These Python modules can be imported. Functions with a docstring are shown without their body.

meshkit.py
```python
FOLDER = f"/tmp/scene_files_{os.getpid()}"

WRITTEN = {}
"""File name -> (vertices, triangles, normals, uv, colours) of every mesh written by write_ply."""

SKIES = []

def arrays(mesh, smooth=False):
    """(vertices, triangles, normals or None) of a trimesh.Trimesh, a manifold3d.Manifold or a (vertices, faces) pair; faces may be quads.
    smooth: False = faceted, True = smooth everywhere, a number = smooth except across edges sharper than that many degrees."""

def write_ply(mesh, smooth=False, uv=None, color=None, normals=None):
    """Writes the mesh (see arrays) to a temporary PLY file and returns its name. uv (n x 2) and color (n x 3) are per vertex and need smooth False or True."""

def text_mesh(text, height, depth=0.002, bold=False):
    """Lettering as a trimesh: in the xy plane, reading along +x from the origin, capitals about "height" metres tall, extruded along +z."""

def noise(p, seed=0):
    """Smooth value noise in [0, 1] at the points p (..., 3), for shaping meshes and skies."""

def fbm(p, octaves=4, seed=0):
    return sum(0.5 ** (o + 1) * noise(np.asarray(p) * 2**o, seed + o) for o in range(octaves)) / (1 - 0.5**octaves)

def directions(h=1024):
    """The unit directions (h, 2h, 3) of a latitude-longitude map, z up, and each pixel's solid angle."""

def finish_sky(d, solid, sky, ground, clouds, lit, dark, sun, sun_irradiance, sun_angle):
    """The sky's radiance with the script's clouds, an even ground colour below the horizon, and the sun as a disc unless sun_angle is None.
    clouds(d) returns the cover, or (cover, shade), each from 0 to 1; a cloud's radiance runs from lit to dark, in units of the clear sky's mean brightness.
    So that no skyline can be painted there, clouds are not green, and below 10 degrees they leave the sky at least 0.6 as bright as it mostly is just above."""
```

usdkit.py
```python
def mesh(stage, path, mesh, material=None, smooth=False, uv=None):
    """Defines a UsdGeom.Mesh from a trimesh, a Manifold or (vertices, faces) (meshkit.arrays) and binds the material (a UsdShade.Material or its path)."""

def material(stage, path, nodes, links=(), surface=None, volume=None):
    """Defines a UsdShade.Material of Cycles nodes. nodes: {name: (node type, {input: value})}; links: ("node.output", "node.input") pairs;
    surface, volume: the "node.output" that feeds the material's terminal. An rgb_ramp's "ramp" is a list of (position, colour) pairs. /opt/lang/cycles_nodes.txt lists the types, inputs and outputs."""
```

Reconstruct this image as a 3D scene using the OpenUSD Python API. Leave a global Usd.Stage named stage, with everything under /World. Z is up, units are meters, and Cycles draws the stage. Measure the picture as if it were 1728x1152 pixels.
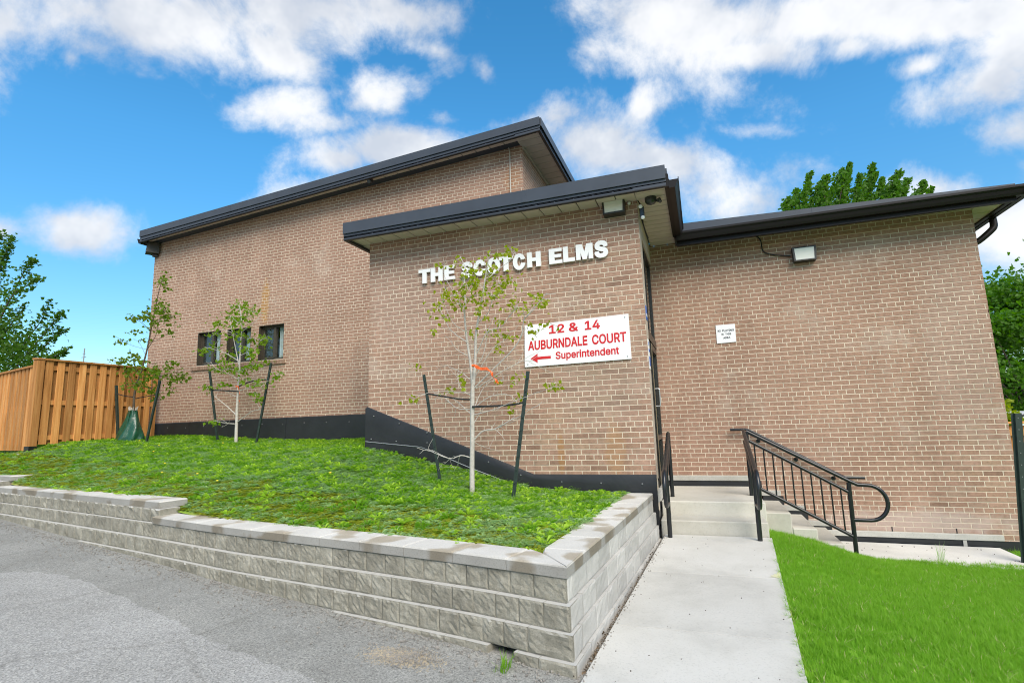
import math, random
import numpy as np
import trimesh
from shapely.geometry import Polygon, Point, LineString, box as sbox
from shapely.ops import unary_union
from scipy.interpolate import RBFInterpolator
import meshkit, usdkit
from pxr import Usd, UsdGeom, UsdLux, UsdShade, Gf, Sdf, Vt

stage = Usd.Stage.CreateInMemory()
UsdGeom.SetStageUpAxis(stage, UsdGeom.Tokens.z)
UsdGeom.SetStageMetersPerUnit(stage, 1.0)
UsdGeom.Xform.Define(stage, '/World')
UsdGeom.Scope.Define(stage, '/World/Looks')

# ------------------------------------------------------------------ camera, sky, sun, exposure
FOC, YAW, PIT, ROL, CH = 895.6145, -0.336617, 0.152271, -0.031581, 1.356477   # FOC in pixels of a 1728 wide picture
EXPOSURE = 1.6
SKY_STRENGTH = 0.075
SUN_DIR = np.array([0.52, -0.68, 0.80]); SUN_DIR /= np.linalg.norm(SUN_DIR)
SUN_INTENSITY, SUN_ANGLE = 0.4, 40.0


def cam_axes():
    f = np.array([math.sin(YAW) * math.cos(PIT), math.cos(YAW) * math.cos(PIT), math.sin(PIT)])
    r = np.array([math.cos(YAW), -math.sin(YAW), 0.0])
    u = np.cross(r, f)
    return r * math.cos(ROL) + u * math.sin(ROL), -r * math.sin(ROL) + u * math.cos(ROL), f


CR, CU, CF = cam_axes()
cam = UsdGeom.Camera.Define(stage, '/World/camera')
cam.CreateProjectionAttr('perspective')
cam.CreateHorizontalApertureAttr(36.0)
cam.CreateVerticalApertureAttr(24.0)
cam.CreateFocalLengthAttr(36.0 * FOC / 1728)
cam.CreateClippingRangeAttr(Gf.Vec2f(0.05, 2000))
cam.CreateExposureAttr(EXPOSURE)
cam.AddTransformOp().Set(Gf.Matrix4d(*CR, 0, *CU, 0, *(-CF), 0, 0, 0, CH, 1))


def ray(px, py):
    return (px - 864) / FOC * CR - (py - 576) / FOC * CU + CF


def at(px, py, Y):
    d = ray(px, py); k = Y / d[1]
    return np.array([k * d[0], Y, CH + k * d[2]])


def atz(px, py, z):
    d = ray(px, py); k = (z - CH) / d[2]
    return np.array([k * d[0], k * d[1], z])


def sky_material():
    el, rot = math.asin(SUN_DIR[2]), math.atan2(SUN_DIR[0], SUN_DIR[1])
    N = {'tc': ('texture_coordinate', {}),
         'sky': ('sky_texture', {'sky_type': 'single_scattering', 'sun_disc': False, 'sun_elevation': el, 'sun_rotation': rot,
                                 'altitude': 100.0, 'air_density': 1.0, 'aerosol_density': 0.35, 'ozone_density': 2.2})}
    L = []
    V = 'tc.generated'
    N['n1'] = ('noise_texture', {'scale': 5.5, 'detail': 10.0, 'roughness': 0.63, 'distortion': 0.35})
    N['n2'] = ('noise_texture', {'scale': 15.0, 'detail': 6.0, 'roughness': 0.62})
    N['n3'] = ('noise_texture', {'scale': 5.5, 'detail': 5.0, 'roughness': 0.55})
    for k in ('n1', 'n2', 'n3'):
        L.append((V, k + '.vector'))
    # clouds: where they stand in the sky (picture position -> direction), width, height, tilt, weight
    B = [(270, 30, 330, 85, 4, 1.1), (560, 15, 260, 75, 0, 1.1), (455, 85, 95, 42, 25, 1.0), (140, 70, 120, 50, 10, .8), (118, 95, 45, 40, -20, .7),
         (690, 25, 150, 50, 0, 1.0), (735, 85, 80, 32, 25, .9), (815, 120, 38, 26, 40, .85), (-40, 40, 110, 55, 0, 1),
         (490, 182, 80, 32, -8, .85), (640, 160, 95, 42, -12, .8), (560, 205, 90, 26, 0, .75), (660, 248, 150, 46, -6, 1.15), (590, 268, 70, 34, 0, 1.05),
         (745, 200, 40, 16, 0, .6), (1180, 40, 250, 85, 3, 1.15), (1255, 90, 120, 38, -4, 1.05), (1030, 80, 75, 42, 10, .75), (1420, 25, 220, 55, 0, 1.1),
         (1620, 25, 220, 55, 0, 1.1), (1650, 145, 110, 60, -8, 1.0), (1715, 220, 80, 55, 0, .95), (1555, 112, 45, 22, -15, .75), (1435, 78, 45, 24, -20, .85),
         (1010, 245, 160, 75, 8, 1.1), (1130, 275, 130, 55, 22, 1.1), (1090, 180, 62, 36, -30, .75), (1270, 335, 110, 60, 0, .8), (950, 195, 90, 30, -10, .75), (1190, 320, 80, 50, 20, .9),
         (1250, 160, 85, 34, 20, .55), (1275, 220, 50, 14, 0, .5), (138, 396, 92, 58, 0, 1.1), (100, 375, 50, 36, 0, .95), (0, 388, 45, 30, 0, .8),
         (1715, 390, 100, 85, 0, 1.0), (1580, 318, 95, 30, 0, .7), (1800, 60, 200, 120, 0, 1), (-160, 110, 160, 70, 0, .9), (1890, 260, 150, 120, 0, .9), (560, 320, 120, 26, -16, .45)]
    prev = None
    for i, (cx, cy, rx, ry, tilt, w) in enumerate(B):
        w *= 1.12 if w >= 1 else .95
        d = ray(cx, cy); d /= np.linalg.norm(d)
        s = 1.0 / np.linalg.norm(ray(cx, cy)) / FOC
        a = CR - d * (CR @ d); a /= np.linalg.norm(a)
        b = np.cross(d, a)
        t = -math.radians(tilt)
        A, Bv = (a * math.cos(t) - b * math.sin(t)) / (rx * s), (a * math.sin(t) + b * math.cos(t)) / (ry * s)
        N[f'a{i}'] = ('vector_math', {'math_type': 'dot_product', 'vector2': tuple(A)})
        N[f'b{i}'] = ('vector_math', {'math_type': 'dot_product', 'vector2': tuple(Bv)})
        N[f'c{i}'] = ('vector_math', {'math_type': 'distance', 'vector2': tuple(d)})
        N[f'v{i}'] = ('combine_xyz', {})
        N[f'l{i}'] = ('vector_math', {'math_type': 'length'})
        N[f'm{i}'] = ('math', {'math_type': 'multiply_add', 'value2': -w, 'value3': w})
        L += [(V, f'a{i}.vector1'), (V, f'b{i}.vector1'), (V, f'c{i}.vector1'), (f'a{i}.value', f'v{i}.x'), (f'b{i}.value', f'v{i}.y'), (f'c{i}.value', f'v{i}.z'),
              (f'v{i}.vector', f'l{i}.vector1'), (f'l{i}.value', f'm{i}.value1')]
        if prev is None:
            prev = f'm{i}.value'
        else:
            N[f'x{i}'] = ('math', {'math_type': 'smoothmax', 'value3': 0.18})
            L += [(prev, f'x{i}.value1'), (f'm{i}.value', f'x{i}.value2')]
            prev = f'x{i}.value'
    # elsewhere in the sky: the same kind of broken cloud
    N['gf'] = ('vector_math', {'math_type': 'dot_product', 'vector2': tuple(CF)})
    N['go'] = ('map_range', {'range_type': 'smoothstep', 'from_min': 0.62, 'from_max': 0.42, 'to_min': -1.0, 'to_max': 0.0, 'clamp': True})
    N['gn'] = ('noise_texture', {'scale': 2.2, 'detail': 3.0})
    N['gm'] = ('math', {'math_type': 'multiply_add', 'value2': 2.6, 'value3': -1.05})
    N['ga'] = ('math', {'math_type': 'add'})
    N['gx'] = ('math', {'math_type': 'maximum'})
    L += [(V, 'gf.vector1'), ('gf.value', 'go.value'), (V, 'gn.vector'), ('gn.fac', 'gm.value1'), ('gm.value', 'ga.value1'), ('go.result', 'ga.value2'),
          (prev, 'gx.value1'), ('ga.value', 'gx.value2')]
    N['d1'] = ('math', {'math_type': 'multiply_add', 'value2': 2.9, 'value3': -1.35})
    N['d2'] = ('math', {'math_type': 'multiply_add', 'value2': 1.2, 'value3': -0.60})
    N['e1'] = ('math', {'math_type': 'add'})
    N['e2'] = ('math', {'math_type': 'add'})
    N['cov'] = ('map_range', {'range_type': 'smoothstep', 'from_min': -0.02, 'from_max': 1.0, 'to_min': 0.0, 'to_max': 0.92, 'clamp': True})
    N['lit'] = ('map_range', {'range_type': 'smoothstep', 'from_min': 0.36, 'from_max': 0.62, 'to_min': 0.0, 'to_max': 1.0, 'clamp': True})
    N['tone'] = ('mix_color', {'a': CLOUD_DARK, 'b': CLOUD_LIT, 'use_clamp': False})
    N['mix'] = ('mix_color', {'use_clamp': False})
    N['sat'] = ('hsv', {'hue': 0.489, 'saturation': SKY_SAT, 'value': SKY_VAL})
    N['el'] = ('separate_xyz', {})
    N['hz'] = ('map_range', {'from_min': 0.0, 'from_max': 0.45, 'to_min': 0.62, 'to_max': 1.0, 'clamp': True})
    N['hm'] = ('vector_math', {'math_type': 'scale'})
    N['bg'] = ('background_shader', {'strength': SKY_STRENGTH})
    L += [('n1.fac', 'd1.value1'), ('n2.fac', 'd2.value1'), ('gx.value', 'e1.value1'), ('d1.value', 'e1.value2'), ('e1.value', 'e2.value1'), ('d2.value', 'e2.value2'),
          ('e2.value', 'cov.value'), ('n3.fac', 'lit.value'), ('lit.result', 'tone.fac'), ('sky.color', 'sat.color'), (V, 'el.vector'), ('el.z', 'hz.value'), ('sat.color', 'hm.vector1'), ('hz.result', 'hm.scale'), ('hm.vector', 'mix.a'), ('tone.result', 'mix.b'),
          ('cov.result', 'mix.fac'), ('mix.result', 'bg.color')]
    return usdkit.material(stage, '/World/Looks/sky', N, L, surface='bg.background')


CLOUD_LIT, CLOUD_DARK = (4.7, 4.7, 4.7), (3.0, 3.2, 3.55)
SKY_SAT, SKY_VAL = 1.33, 1.08
dome = UsdLux.DomeLight.Define(stage, '/World/sky')
dome.CreateIntensityAttr(1.0)
UsdShade.MaterialBindingAPI.Apply(dome.GetPrim()).Bind(sky_material())
for k, v in dict(label='blue sky with broken white clouds', category='sky', kind='structure').items():
    dome.GetPrim().SetCustomDataByKey(k, v)
sun = UsdLux.DistantLight.Define(stage, '/World/sun')
sun.CreateNormalizeAttr(True)
sun.CreateIntensityAttr(SUN_INTENSITY)
sun.CreateAngleAttr(SUN_ANGLE)
sun.CreateColorAttr(Gf.Vec3f(1.0, 0.91, 0.79))
_z = SUN_DIR; _x = np.cross([0, 0, 1.0], _z); _x /= np.linalg.norm(_x); _y = np.cross(_z, _x)
sun.AddTransformOp().Set(Gf.Matrix4d(*_x, 0, *_y, 0, *_z, 0, 0, 0, 30, 1))

# ------------------------------------------------------------------ helpers
rng = np.random.default_rng(7)
taken = {}


def numbered(parent, name):
    n = taken.get((parent, name), 0)
    taken[(parent, name)] = n + 1
    return f'{parent}/{name}' if n == 0 else f'{parent}/{name}_{n:03d}'


def tag(p, label=None, cat=None, group=None, kind=None):
    p = p.GetPrim() if hasattr(p, 'GetPrim') else p
    for k, v in (('label', label), ('category', cat), ('group', group), ('kind', kind)):
        if v:
            p.SetCustomDataByKey(k, v)
    return p


def thing(name, label, cat, group=None, kind=None, loc=None):
    x = UsdGeom.Xform.Define(stage, numbered('/World', name))
    if loc is not None:
        x.AddTranslateOp().Set(Gf.Vec3d(*map(float, loc)))
    return tag(x, label, cat, group, kind)


def obj(name, mesh, mat, parent=None, smooth=False, label=None, cat=None, group=None, kind=None):
    path = numbered(str(parent.GetPath()) if parent is not None else '/World', name)
    if isinstance(mesh, MB):
        mesh = mesh.data()
    m = usdkit.mesh(stage, path, mesh, M[mat] if isinstance(mat, str) else mat, smooth=smooth)
    return tag(m, label, cat, group, kind)


class MB:
    """collects triangles"""
    def __init__(self):
        self.v, self.f, self.n = [], [], 0

    def add(self, v, f):
        v = np.asarray(v, float); f = np.asarray(f, int)
        if f.shape[1] == 4:
            f = np.vstack([f[:, [0, 1, 2]], f[:, [0, 2, 3]]])
        self.v.append(v); self.f.append(f + self.n); self.n += len(v)
        return self

    def mesh(self, m):
        if hasattr(m, 'to_mesh'):
            k = m.to_mesh(); return self.add(k.vert_properties[:, :3], k.tri_verts)
        return self.add(m.vertices, m.faces)

    def data(self):
        return np.vstack(self.v), np.vstack(self.f)

    def box(self, x0, x1, y0, y1, z0, z1):
        v = [(x, y, z) for x in (x0, x1) for y in (y0, y1) for z in (z0, z1)]
        return self.add(v, [(0, 1, 3, 2), (4, 6, 7, 5), (0, 4, 5, 1), (2, 3, 7, 6), (0, 2, 6, 4), (1, 5, 7, 3)])

    def hexa(self, b, t):
        """b, t: four corners counter-clockwise seen from above, bottom and top"""
        return self.add(list(b) + list(t), [(3, 2, 1, 0), (4, 5, 6, 7), (0, 1, 5, 4), (1, 2, 6, 5), (2, 3, 7, 6), (3, 0, 4, 7)])

    def rbox(self, x0, x1, y0, y1, z0, z1, r):
        """box with chamfered edges"""
        vs = []
        for x, sx in ((x0, 1), (x1, -1)):
            for y, sy in ((y0, 1), (y1, -1)):
                for z, sz in ((z0, 1), (z1, -1)):
                    vs += [(x, y + sy * r, z + sz * r), (x + sx * r, y, z + sz * r), (x + sx * r, y + sy * r, z)]
        h = trimesh.convex.convex_hull(np.array(vs))
        return self.add(h.vertices, h.faces)

    def tube(self, pts, r, n=8, cap=True):
        p = np.asarray(pts, float); r = np.broadcast_to(np.asarray(r, float), (len(p),))
        t = np.gradient(p, axis=0); t /= np.linalg.norm(t, axis=1, keepdims=True) + 1e-12
        a = np.zeros_like(p)
        ref = np.array([0, 0, 1.0]) if abs(t[0, 2]) < 0.9 else np.array([1.0, 0, 0])
        cur = np.cross(t[0], ref); cur /= np.linalg.norm(cur)
        for i in range(len(p)):
            cur = cur - t[i] * (cur @ t[i]); cur /= np.linalg.norm(cur) + 1e-12; a[i] = cur
        b = np.cross(t, a); g = np.arange(n) * 2 * np.pi / n
        v = (p[:, None] + r[:, None, None] * (np.cos(g)[None, :, None] * a[:, None] + np.sin(g)[None, :, None] * b[:, None])).reshape(-1, 3)
        i, j = np.meshgrid(np.arange(len(p) - 1), np.arange(n), indexing='ij')
        q = np.stack([i * n + j, i * n + (j + 1) % n, (i + 1) * n + (j + 1) % n, (i + 1) * n + j], -1).reshape(-1, 4)
        f = np.vstack([q[:, [0, 1, 2]], q[:, [0, 2, 3]]])
        if cap:
            m = len(p) * n; v = np.vstack([v, p[:1], p[-1:]])
            k = np.arange(n)
            f = np.vstack([f, np.stack([np.full(n, m), (k + 1) % n, k], 1), np.stack([np.full(n, m + 1), m - n + k, m - n + (k + 1) % n], 1)])
        return self.add(v, f)

    def bar(self, p, q, w, d, up=(0, 0, 1)):
        """square bar from p to q: w across, d along 'up'"""
        p, q = np.asarray(p, float), np.asarray(q, float)
        t = q - p; t /= np.linalg.norm(t); s = np.cross(t, up); s /= np.linalg.norm(s); u = np.cross(s, t)
        c = [(-s * w - u * d) / 2, (s * w - u * d) / 2, (s * w + u * d) / 2, (-s * w + u * d) / 2]
        return self.add([p + k for k in c] + [q + k for k in c], [(0, 1, 2, 3), (7, 6, 5, 4), (0, 4, 5, 1), (1, 5, 6, 2), (2, 6, 7, 3), (3, 7, 4, 0)])

    def prism(self, poly, place, depth):
        """shapely polygon extruded by depth along its normal; place maps (n x 3) local points to the world"""
        for g in getattr(poly, 'geoms', [poly]):
            m = trimesh.creation.extrude_polygon(g, depth, engine='earcut')
            self.add(place(np.array(m.vertices)), m.faces)
        return self


def smoothstep(a, b, x):
    t = np.clip((np.asarray(x, float) - a) / (b - a), 0, 1)
    return t * t * (3 - 2 * t)


def catmull(pts, n=6):
    p = np.asarray(pts, float); p = np.vstack([2 * p[0] - p[1], p, 2 * p[-1] - p[-2]]); out = []
    for i in range(1, len(p) - 2):
        for t in np.linspace(0, 1, n, endpoint=False):
            out.append(0.5 * (2 * p[i] + (p[i + 1] - p[i - 1]) * t + (2 * p[i - 1] - 5 * p[i] + 4 * p[i + 1] - p[i + 2]) * t * t + (3 * p[i] - p[i - 1] - 3 * p[i + 1] + p[i + 2]) * t ** 3))
    return np.array(out + [p[-2]])


# ------------------------------------------------------------------ materials
M = {}


def mat(name, nodes, links=(), surface='p.BSDF', **k):
    M[name] = usdkit.material(stage, f'/World/Looks/{name}', nodes, links, surface=surface, **k)


def plain(name, color, rough=0.5, spec=0.5, metallic=0.0, var=0.0, scale=6.0, bump=0.0, bscale=60.0):
    N = {'p': ('principled_bsdf', {'base_color': color, 'roughness': rough, 'specular_ior_level': spec, 'metallic': metallic}),
         'g': ('geometry', {})}
    L = []
    if var:
        c = np.array(color)
        N['n'] = ('noise_texture', {'scale': scale, 'detail': 6.0, 'roughness': 0.65})
        N['r'] = ('rgb_ramp', {'ramp': [(0.25, tuple(c * (1 - var))), (0.5, tuple(c)), (0.75, tuple(np.minimum(c * (1 + var), 1)))]})
        L += [('g.position', 'n.vector'), ('n.fac', 'r.fac'), ('r.color', 'p.base_color')]
    if bump:
        N['bn'] = ('noise_texture', {'scale': bscale, 'detail': 5.0, 'roughness': 0.6})
        N['b'] = ('bump', {'strength': 0.6, 'distance': bump})
        L += [('g.position', 'bn.vector'), ('bn.fac', 'b.height'), ('b.normal', 'p.normal')]
    mat(name, N, L)


def concrete(name, lo, mid, hi, speck=0.5, bump=0.003, scale=3.0):
    N = {'g': ('geometry', {}), 'o': ('object_info', {}), 'n': ('noise_texture', {'scale': scale, 'detail': 7.0, 'roughness': 0.68}),
         'n2': ('noise_texture', {'scale': 75.0, 'detail': 6.0, 'roughness': 0.8}), 'r': ('rgb_ramp', {'ramp': [(0.28, lo), (0.5, mid), (0.72, hi)]}),
         's': ('rgb_ramp', {'ramp': [(0.30, (1 - speck,) * 3), (0.46, (1, 1, 1)), (0.62, (1, 1, 1)), (0.72, (1 + 0.25 * speck,) * 3)]}),
         'x': ('mix_color', {'blend_type': 'multiply', 'fac': 1.0, 'use_clamp': False}), 'v': ('map_range', {'to_min': 0.86, 'to_max': 1.12}),
         'h': ('hsv', {}), 'b': ('bump', {'strength': 0.5, 'distance': bump}), 'p': ('principled_bsdf', {'roughness': 0.9, 'specular_ior_level': 0.25})}
    mat(name, N, [('g.position', 'n.vector'), ('g.position', 'n2.vector'), ('n.fac', 'r.fac'), ('n2.fac', 's.fac'), ('r.color', 'x.a'), ('s.color', 'x.b'),
                  ('o.random', 'v.value'), ('v.result', 'h.value'), ('x.result', 'h.color'), ('h.color', 'p.base_color'), ('n2.fac', 'b.height'), ('b.normal', 'p.normal')])


def brick_material():
    """clay brick: every brick its own tone, broad weathering, whitish bloom low on the wing, rust runs"""
    N = {'g': ('geometry', {}), 'o': ('object_info', {}), 'ad': ('math', {'math_type': 'add'}), 'fr': ('math', {'math_type': 'fraction'}),
         'tone': ('rgb_ramp', {'ramp': [(0.0, (0.226, 0.137, 0.098)), (0.12, (0.275, 0.170, 0.122)), (0.25, (0.320, 0.194, 0.142)), (0.4, (0.308, 0.195, 0.135)), (0.55, (0.332, 0.203, 0.149)), (0.7, (0.327, 0.217, 0.151)), (0.82, (0.354, 0.224, 0.166)), (0.92, (0.297, 0.196, 0.142)), (1.0, (0.368, 0.243, 0.184))]}),
         'bn': ('noise_texture', {'scale': 22.0, 'detail': 4.0, 'roughness': 0.65}), 'br': ('rgb_ramp', {'ramp': [(0.3, (.80, .82, .80)), (0.5, (1, 1, 1)), (0.7, (1.14, 1.12, 1.12))]}),
         'm0': ('mix_color', {'blend_type': 'multiply', 'fac': 1.0, 'use_clamp': False}),
         'wn': ('noise_texture', {'scale': 0.9, 'detail': 5.0, 'roughness': 0.6}), 'wr': ('rgb_ramp', {'ramp': [(0.3, (.86, .84, .82)), (0.5, (1, 1, 1)), (0.72, (1.13, 1.13, 1.12))]}),
         'm1': ('mix_color', {'blend_type': 'multiply', 'fac': 1.0, 'use_clamp': False}),
         'fn': ('noise_texture', {'scale': 140.0, 'detail': 3.0, 'roughness': 0.7}), 'fr2': ('rgb_ramp', {'ramp': [(0.3, (.78, .77, .76)), (0.5, (1, 1, 1)), (0.7, (1.18, 1.18, 1.18))]}),
         'm2': ('mix_color', {'blend_type': 'multiply', 'fac': 0.8, 'use_clamp': False}),
         'p': ('principled_bsdf', {'roughness': 0.88, 'specular_ior_level': 0.25}), 'b': ('bump', {'strength': 0.7, 'distance': 0.003}),
         'sx': ('separate_xyz', {})}
    L = [('g.random_per_island', 'ad.value1'), ('o.random', 'ad.value2'), ('ad.value', 'fr.value1'), ('fr.value', 'tone.fac'), ('g.position', 'wn.vector'), ('wn.fac', 'wr.fac'),
         ('g.position', 'bn.vector'), ('bn.fac', 'br.fac'), ('tone.color', 'm0.a'), ('br.color', 'm0.b'), ('m0.result', 'm1.a'), ('wr.color', 'm1.b'), ('g.position', 'fn.vector'), ('fn.fac', 'fr2.fac'), ('m1.result', 'm2.a'), ('fr2.color', 'm2.b'),
         ('fn.fac', 'b.height'), ('b.normal', 'p.normal'), ('g.position', 'sx.vector')]
    N['vm'] = ('mapping', {'scale': (4.0, 4.0, .22)}); N['vn'] = ('noise_texture', {'scale': 1.0, 'detail': 5.0, 'roughness': .6}); N['vr'] = ('rgb_ramp', {'ramp': [(.30, (.88, .87, .86)), (.48, (1, 1, 1)), (.70, (1.06, 1.06, 1.06))]})
    N['m3'] = ('mix_color', {'blend_type': 'multiply', 'fac': 1.0, 'use_clamp': False})
    L += [('g.position', 'vm.vector'), ('vm.vector', 'vn.vector'), ('vn.fac', 'vr.fac'), ('m2.result', 'm3.a'), ('vr.color', 'm3.b')]
    N['ef'] = ('noise_texture', {'scale': 1.05, 'detail': 7.0, 'roughness': .68}); N['er'] = ('map_range', {'range_type': 'smoothstep', 'from_min': .54, 'from_max': .72, 'to_min': 0.0, 'to_max': .34, 'clamp': True})
    N['em'] = ('mix_color', {'b': (.50, .44, .375)})
    L += [('g.position', 'ef.vector'), ('ef.fac', 'er.value'), ('er.result', 'em.fac'), ('m3.result', 'em.a')]
    last = stains(N, L, 'em.result')
    L.append((last, 'p.base_color'))
    mat('brick', N, L)


def stains(N, L, last):
    """soft patches in the world: (centre, half sizes, colour, strength)"""
    for i, (c, h, col, k) in enumerate([((2.6, 8.77, -0.12), (1.25, 1, .17), (.52, .44, .40), .45), ((3.35, 8.77, 2.2), (.5, 1, 1.4), (.50, .47, .44), .10),
                                        ((-8.9, 9.0, 4.15), (.13, 1, .55), (.42, .22, .06), .6), ((-1.75, 6.78, .95), (.05, 1, .32), (.33, .17, .06), .6),
                                        ((-1.05, 6.78, .98), (.14, 1, .42), (.36, .20, .09), .45), ((-4.1, 6.78, 3.2), (.7, 1, .8), (.48, .45, .42), .10),
                                        ((-1.2, 6.78, 1.9), (.7, 1, .8), (.50, .46, .40), .10), ((-3.05, 9.0, 5.95), (.2, 1, .3), (.38, .2, .1), .5)]):
        N[f's{i}'] = ('mapping', {'mapping_type': 'texture', 'location': c, 'scale': h})
        N[f't{i}'] = ('vector_math', {'math_type': 'length'})
        N[f'u{i}'] = ('math', {'math_type': 'multiply_add', 'value2': 1.1, 'value3': -0.55})
        N[f'n{i}s'] = ('math', {'math_type': 'add'})
        N[f'q{i}'] = ('map_range', {'range_type': 'smoothstep', 'from_min': 1.15, 'from_max': 0.55, 'to_min': 0.0, 'to_max': k, 'clamp': True})
        N[f'z{i}'] = ('mix_color', {'b': col, 'use_clamp': False})
        if 'stn' not in N:
            N['stn'] = ('noise_texture', {'scale': 7.0, 'detail': 5.0, 'roughness': 0.65}); L.append(('g.position', 'stn.vector'))
        L += [('g.position', f's{i}.vector'), (f's{i}.vector', f't{i}.vector1'), ('stn.fac', f'u{i}.value1'), (f't{i}.value', f'n{i}s.value1'), (f'u{i}.value', f'n{i}s.value2'),
              (f'n{i}s.value', f'q{i}.value'), (f'q{i}.result', f'z{i}.fac'), (last, f'z{i}.a')]
        last = f'z{i}.result'
    return last


brick_material()
plain('mortar', (.58, .495, .39), 0.95, 0.2, var=.22, scale=2.2, bump=.002, bscale=120)
plain('slate_metal', (.047, .055, .070), 0.42, 0.4, var=.12, scale=3)
plain('dark_seam', (.012, .013, .016), 0.5)
plain('brown_metal', (.010, .008, .0075), 0.42, 0.22, var=.1, scale=4)
plain('soffit', (.53, .465, .405), 0.55, 0.4, var=.07, scale=4)
plain('soffit_gap', (.06, .05, .045), 0.8)
plain('membrane', (.019, .020, .022), 0.46, 0.4, var=.3, scale=2.5, bump=.02, bscale=2.2)
plain('steel', (.55, .55, .54), 0.35, 0.5, metallic=0.9)
plain('galvanised', (.30, .31, .32), 0.5, 0.5, metallic=0.4)
plain('bronze', (.035, .033, .028), 0.45, 0.5, var=.2, scale=30)
plain('black_paint', (.010, .011, .013), 0.30, 0.5)
plain('white_letter', (.80, .80, .79), 0.4, 0.5)
plain('white_board', (.78, .79, .80), 0.35, 0.5, var=.02, scale=3)
plain('red_print', (.55, .016, .02), 0.45)
plain('black_print', (.02, .02, .022), 0.5)
plain('blue_print', (.03, .12, .45), 0.5)
plain('frame_bronze', (.055, .045, .032), 0.4, 0.5)
plain('door_frame', (.022, .021, .018), 0.35, 0.5)
plain('brass_stile', (.20, .165, .10), 0.4, 0.5)
plain('curtain', (.80, .82, .82), 0.9, 0.2, var=.1, scale=9)
plain('screen_grey', (.085, .09, .095), .8, .3, var=.25, scale=6)
plain('dark_inside', (.008, .009, .010), 0.8)
plain('stake_green', (.022, .036, .030), 0.5, 0.4, var=.25, scale=20)
plain('strap_black', (.012, .013, .014), 0.6)
plain('ribbon_orange', (.85, .14, .03), 0.5)
plain('bag_green', (.008, .060, .028), 0.28, 0.6, var=.3, scale=9, bump=.02, bscale=12)
plain('bark_pale', (.44, .415, .375), 0.9, 0.2, var=.25, scale=25, bump=.004, bscale=70)
plain('bark_dark', (.10, .078, .058), 0.95, 0.2, var=.3, scale=18, bump=.01, bscale=30)
plain('soil', (.21, .155, .10), 0.97, 0.1, var=.4, scale=8, bump=.02, bscale=40)
mat('bed_soil', {'g': ('geometry', {}), 'n': ('noise_texture', {'scale': 3.2, 'detail': 6.0, 'roughness': .65}), 'r': ('rgb_ramp', {'ramp': [(.34, (.24, .36, .05)), (.50, (.27, .33, .07)), (.58, (.33, .26, .16)), (.75, (.38, .30, .20))]}), 'f': ('noise_texture', {'scale': 50.0, 'detail': 4.0}), 'b': ('bump', {'strength': .8, 'distance': .02}), 'p': ('principled_bsdf', {'roughness': .95, 'specular_ior_level': .1})},
    [('g.position', 'n.vector'), ('n.fac', 'r.fac'), ('r.color', 'p.base_color'), ('g.position', 'f.vector'), ('f.fac', 'b.height'), ('b.normal', 'p.normal')])
plain('mulch', (.035, .028, .024), 0.97, 0.1, var=.5, scale=30, bump=.03, bscale=50)
plain('ground', (.055, .085, .025), 0.97, 0.1, var=.4, scale=3)
plain('gravel', (.25, .235, .21), 0.9, 0.2, var=.45, scale=30)
plain('debris', (.06, .045, .03), 0.9, 0.2, var=.4, scale=30)
plain('pipe_black', (.008, .008, .008), 0.5)
plain('white_paint', (.75, .76, .78), 0.3, 0.5)
plain('screw', (.26, .26, .26), 0.4, 0.5, metallic=.6)
plain('cable_black', (.010, .010, .010), 0.6)
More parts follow.
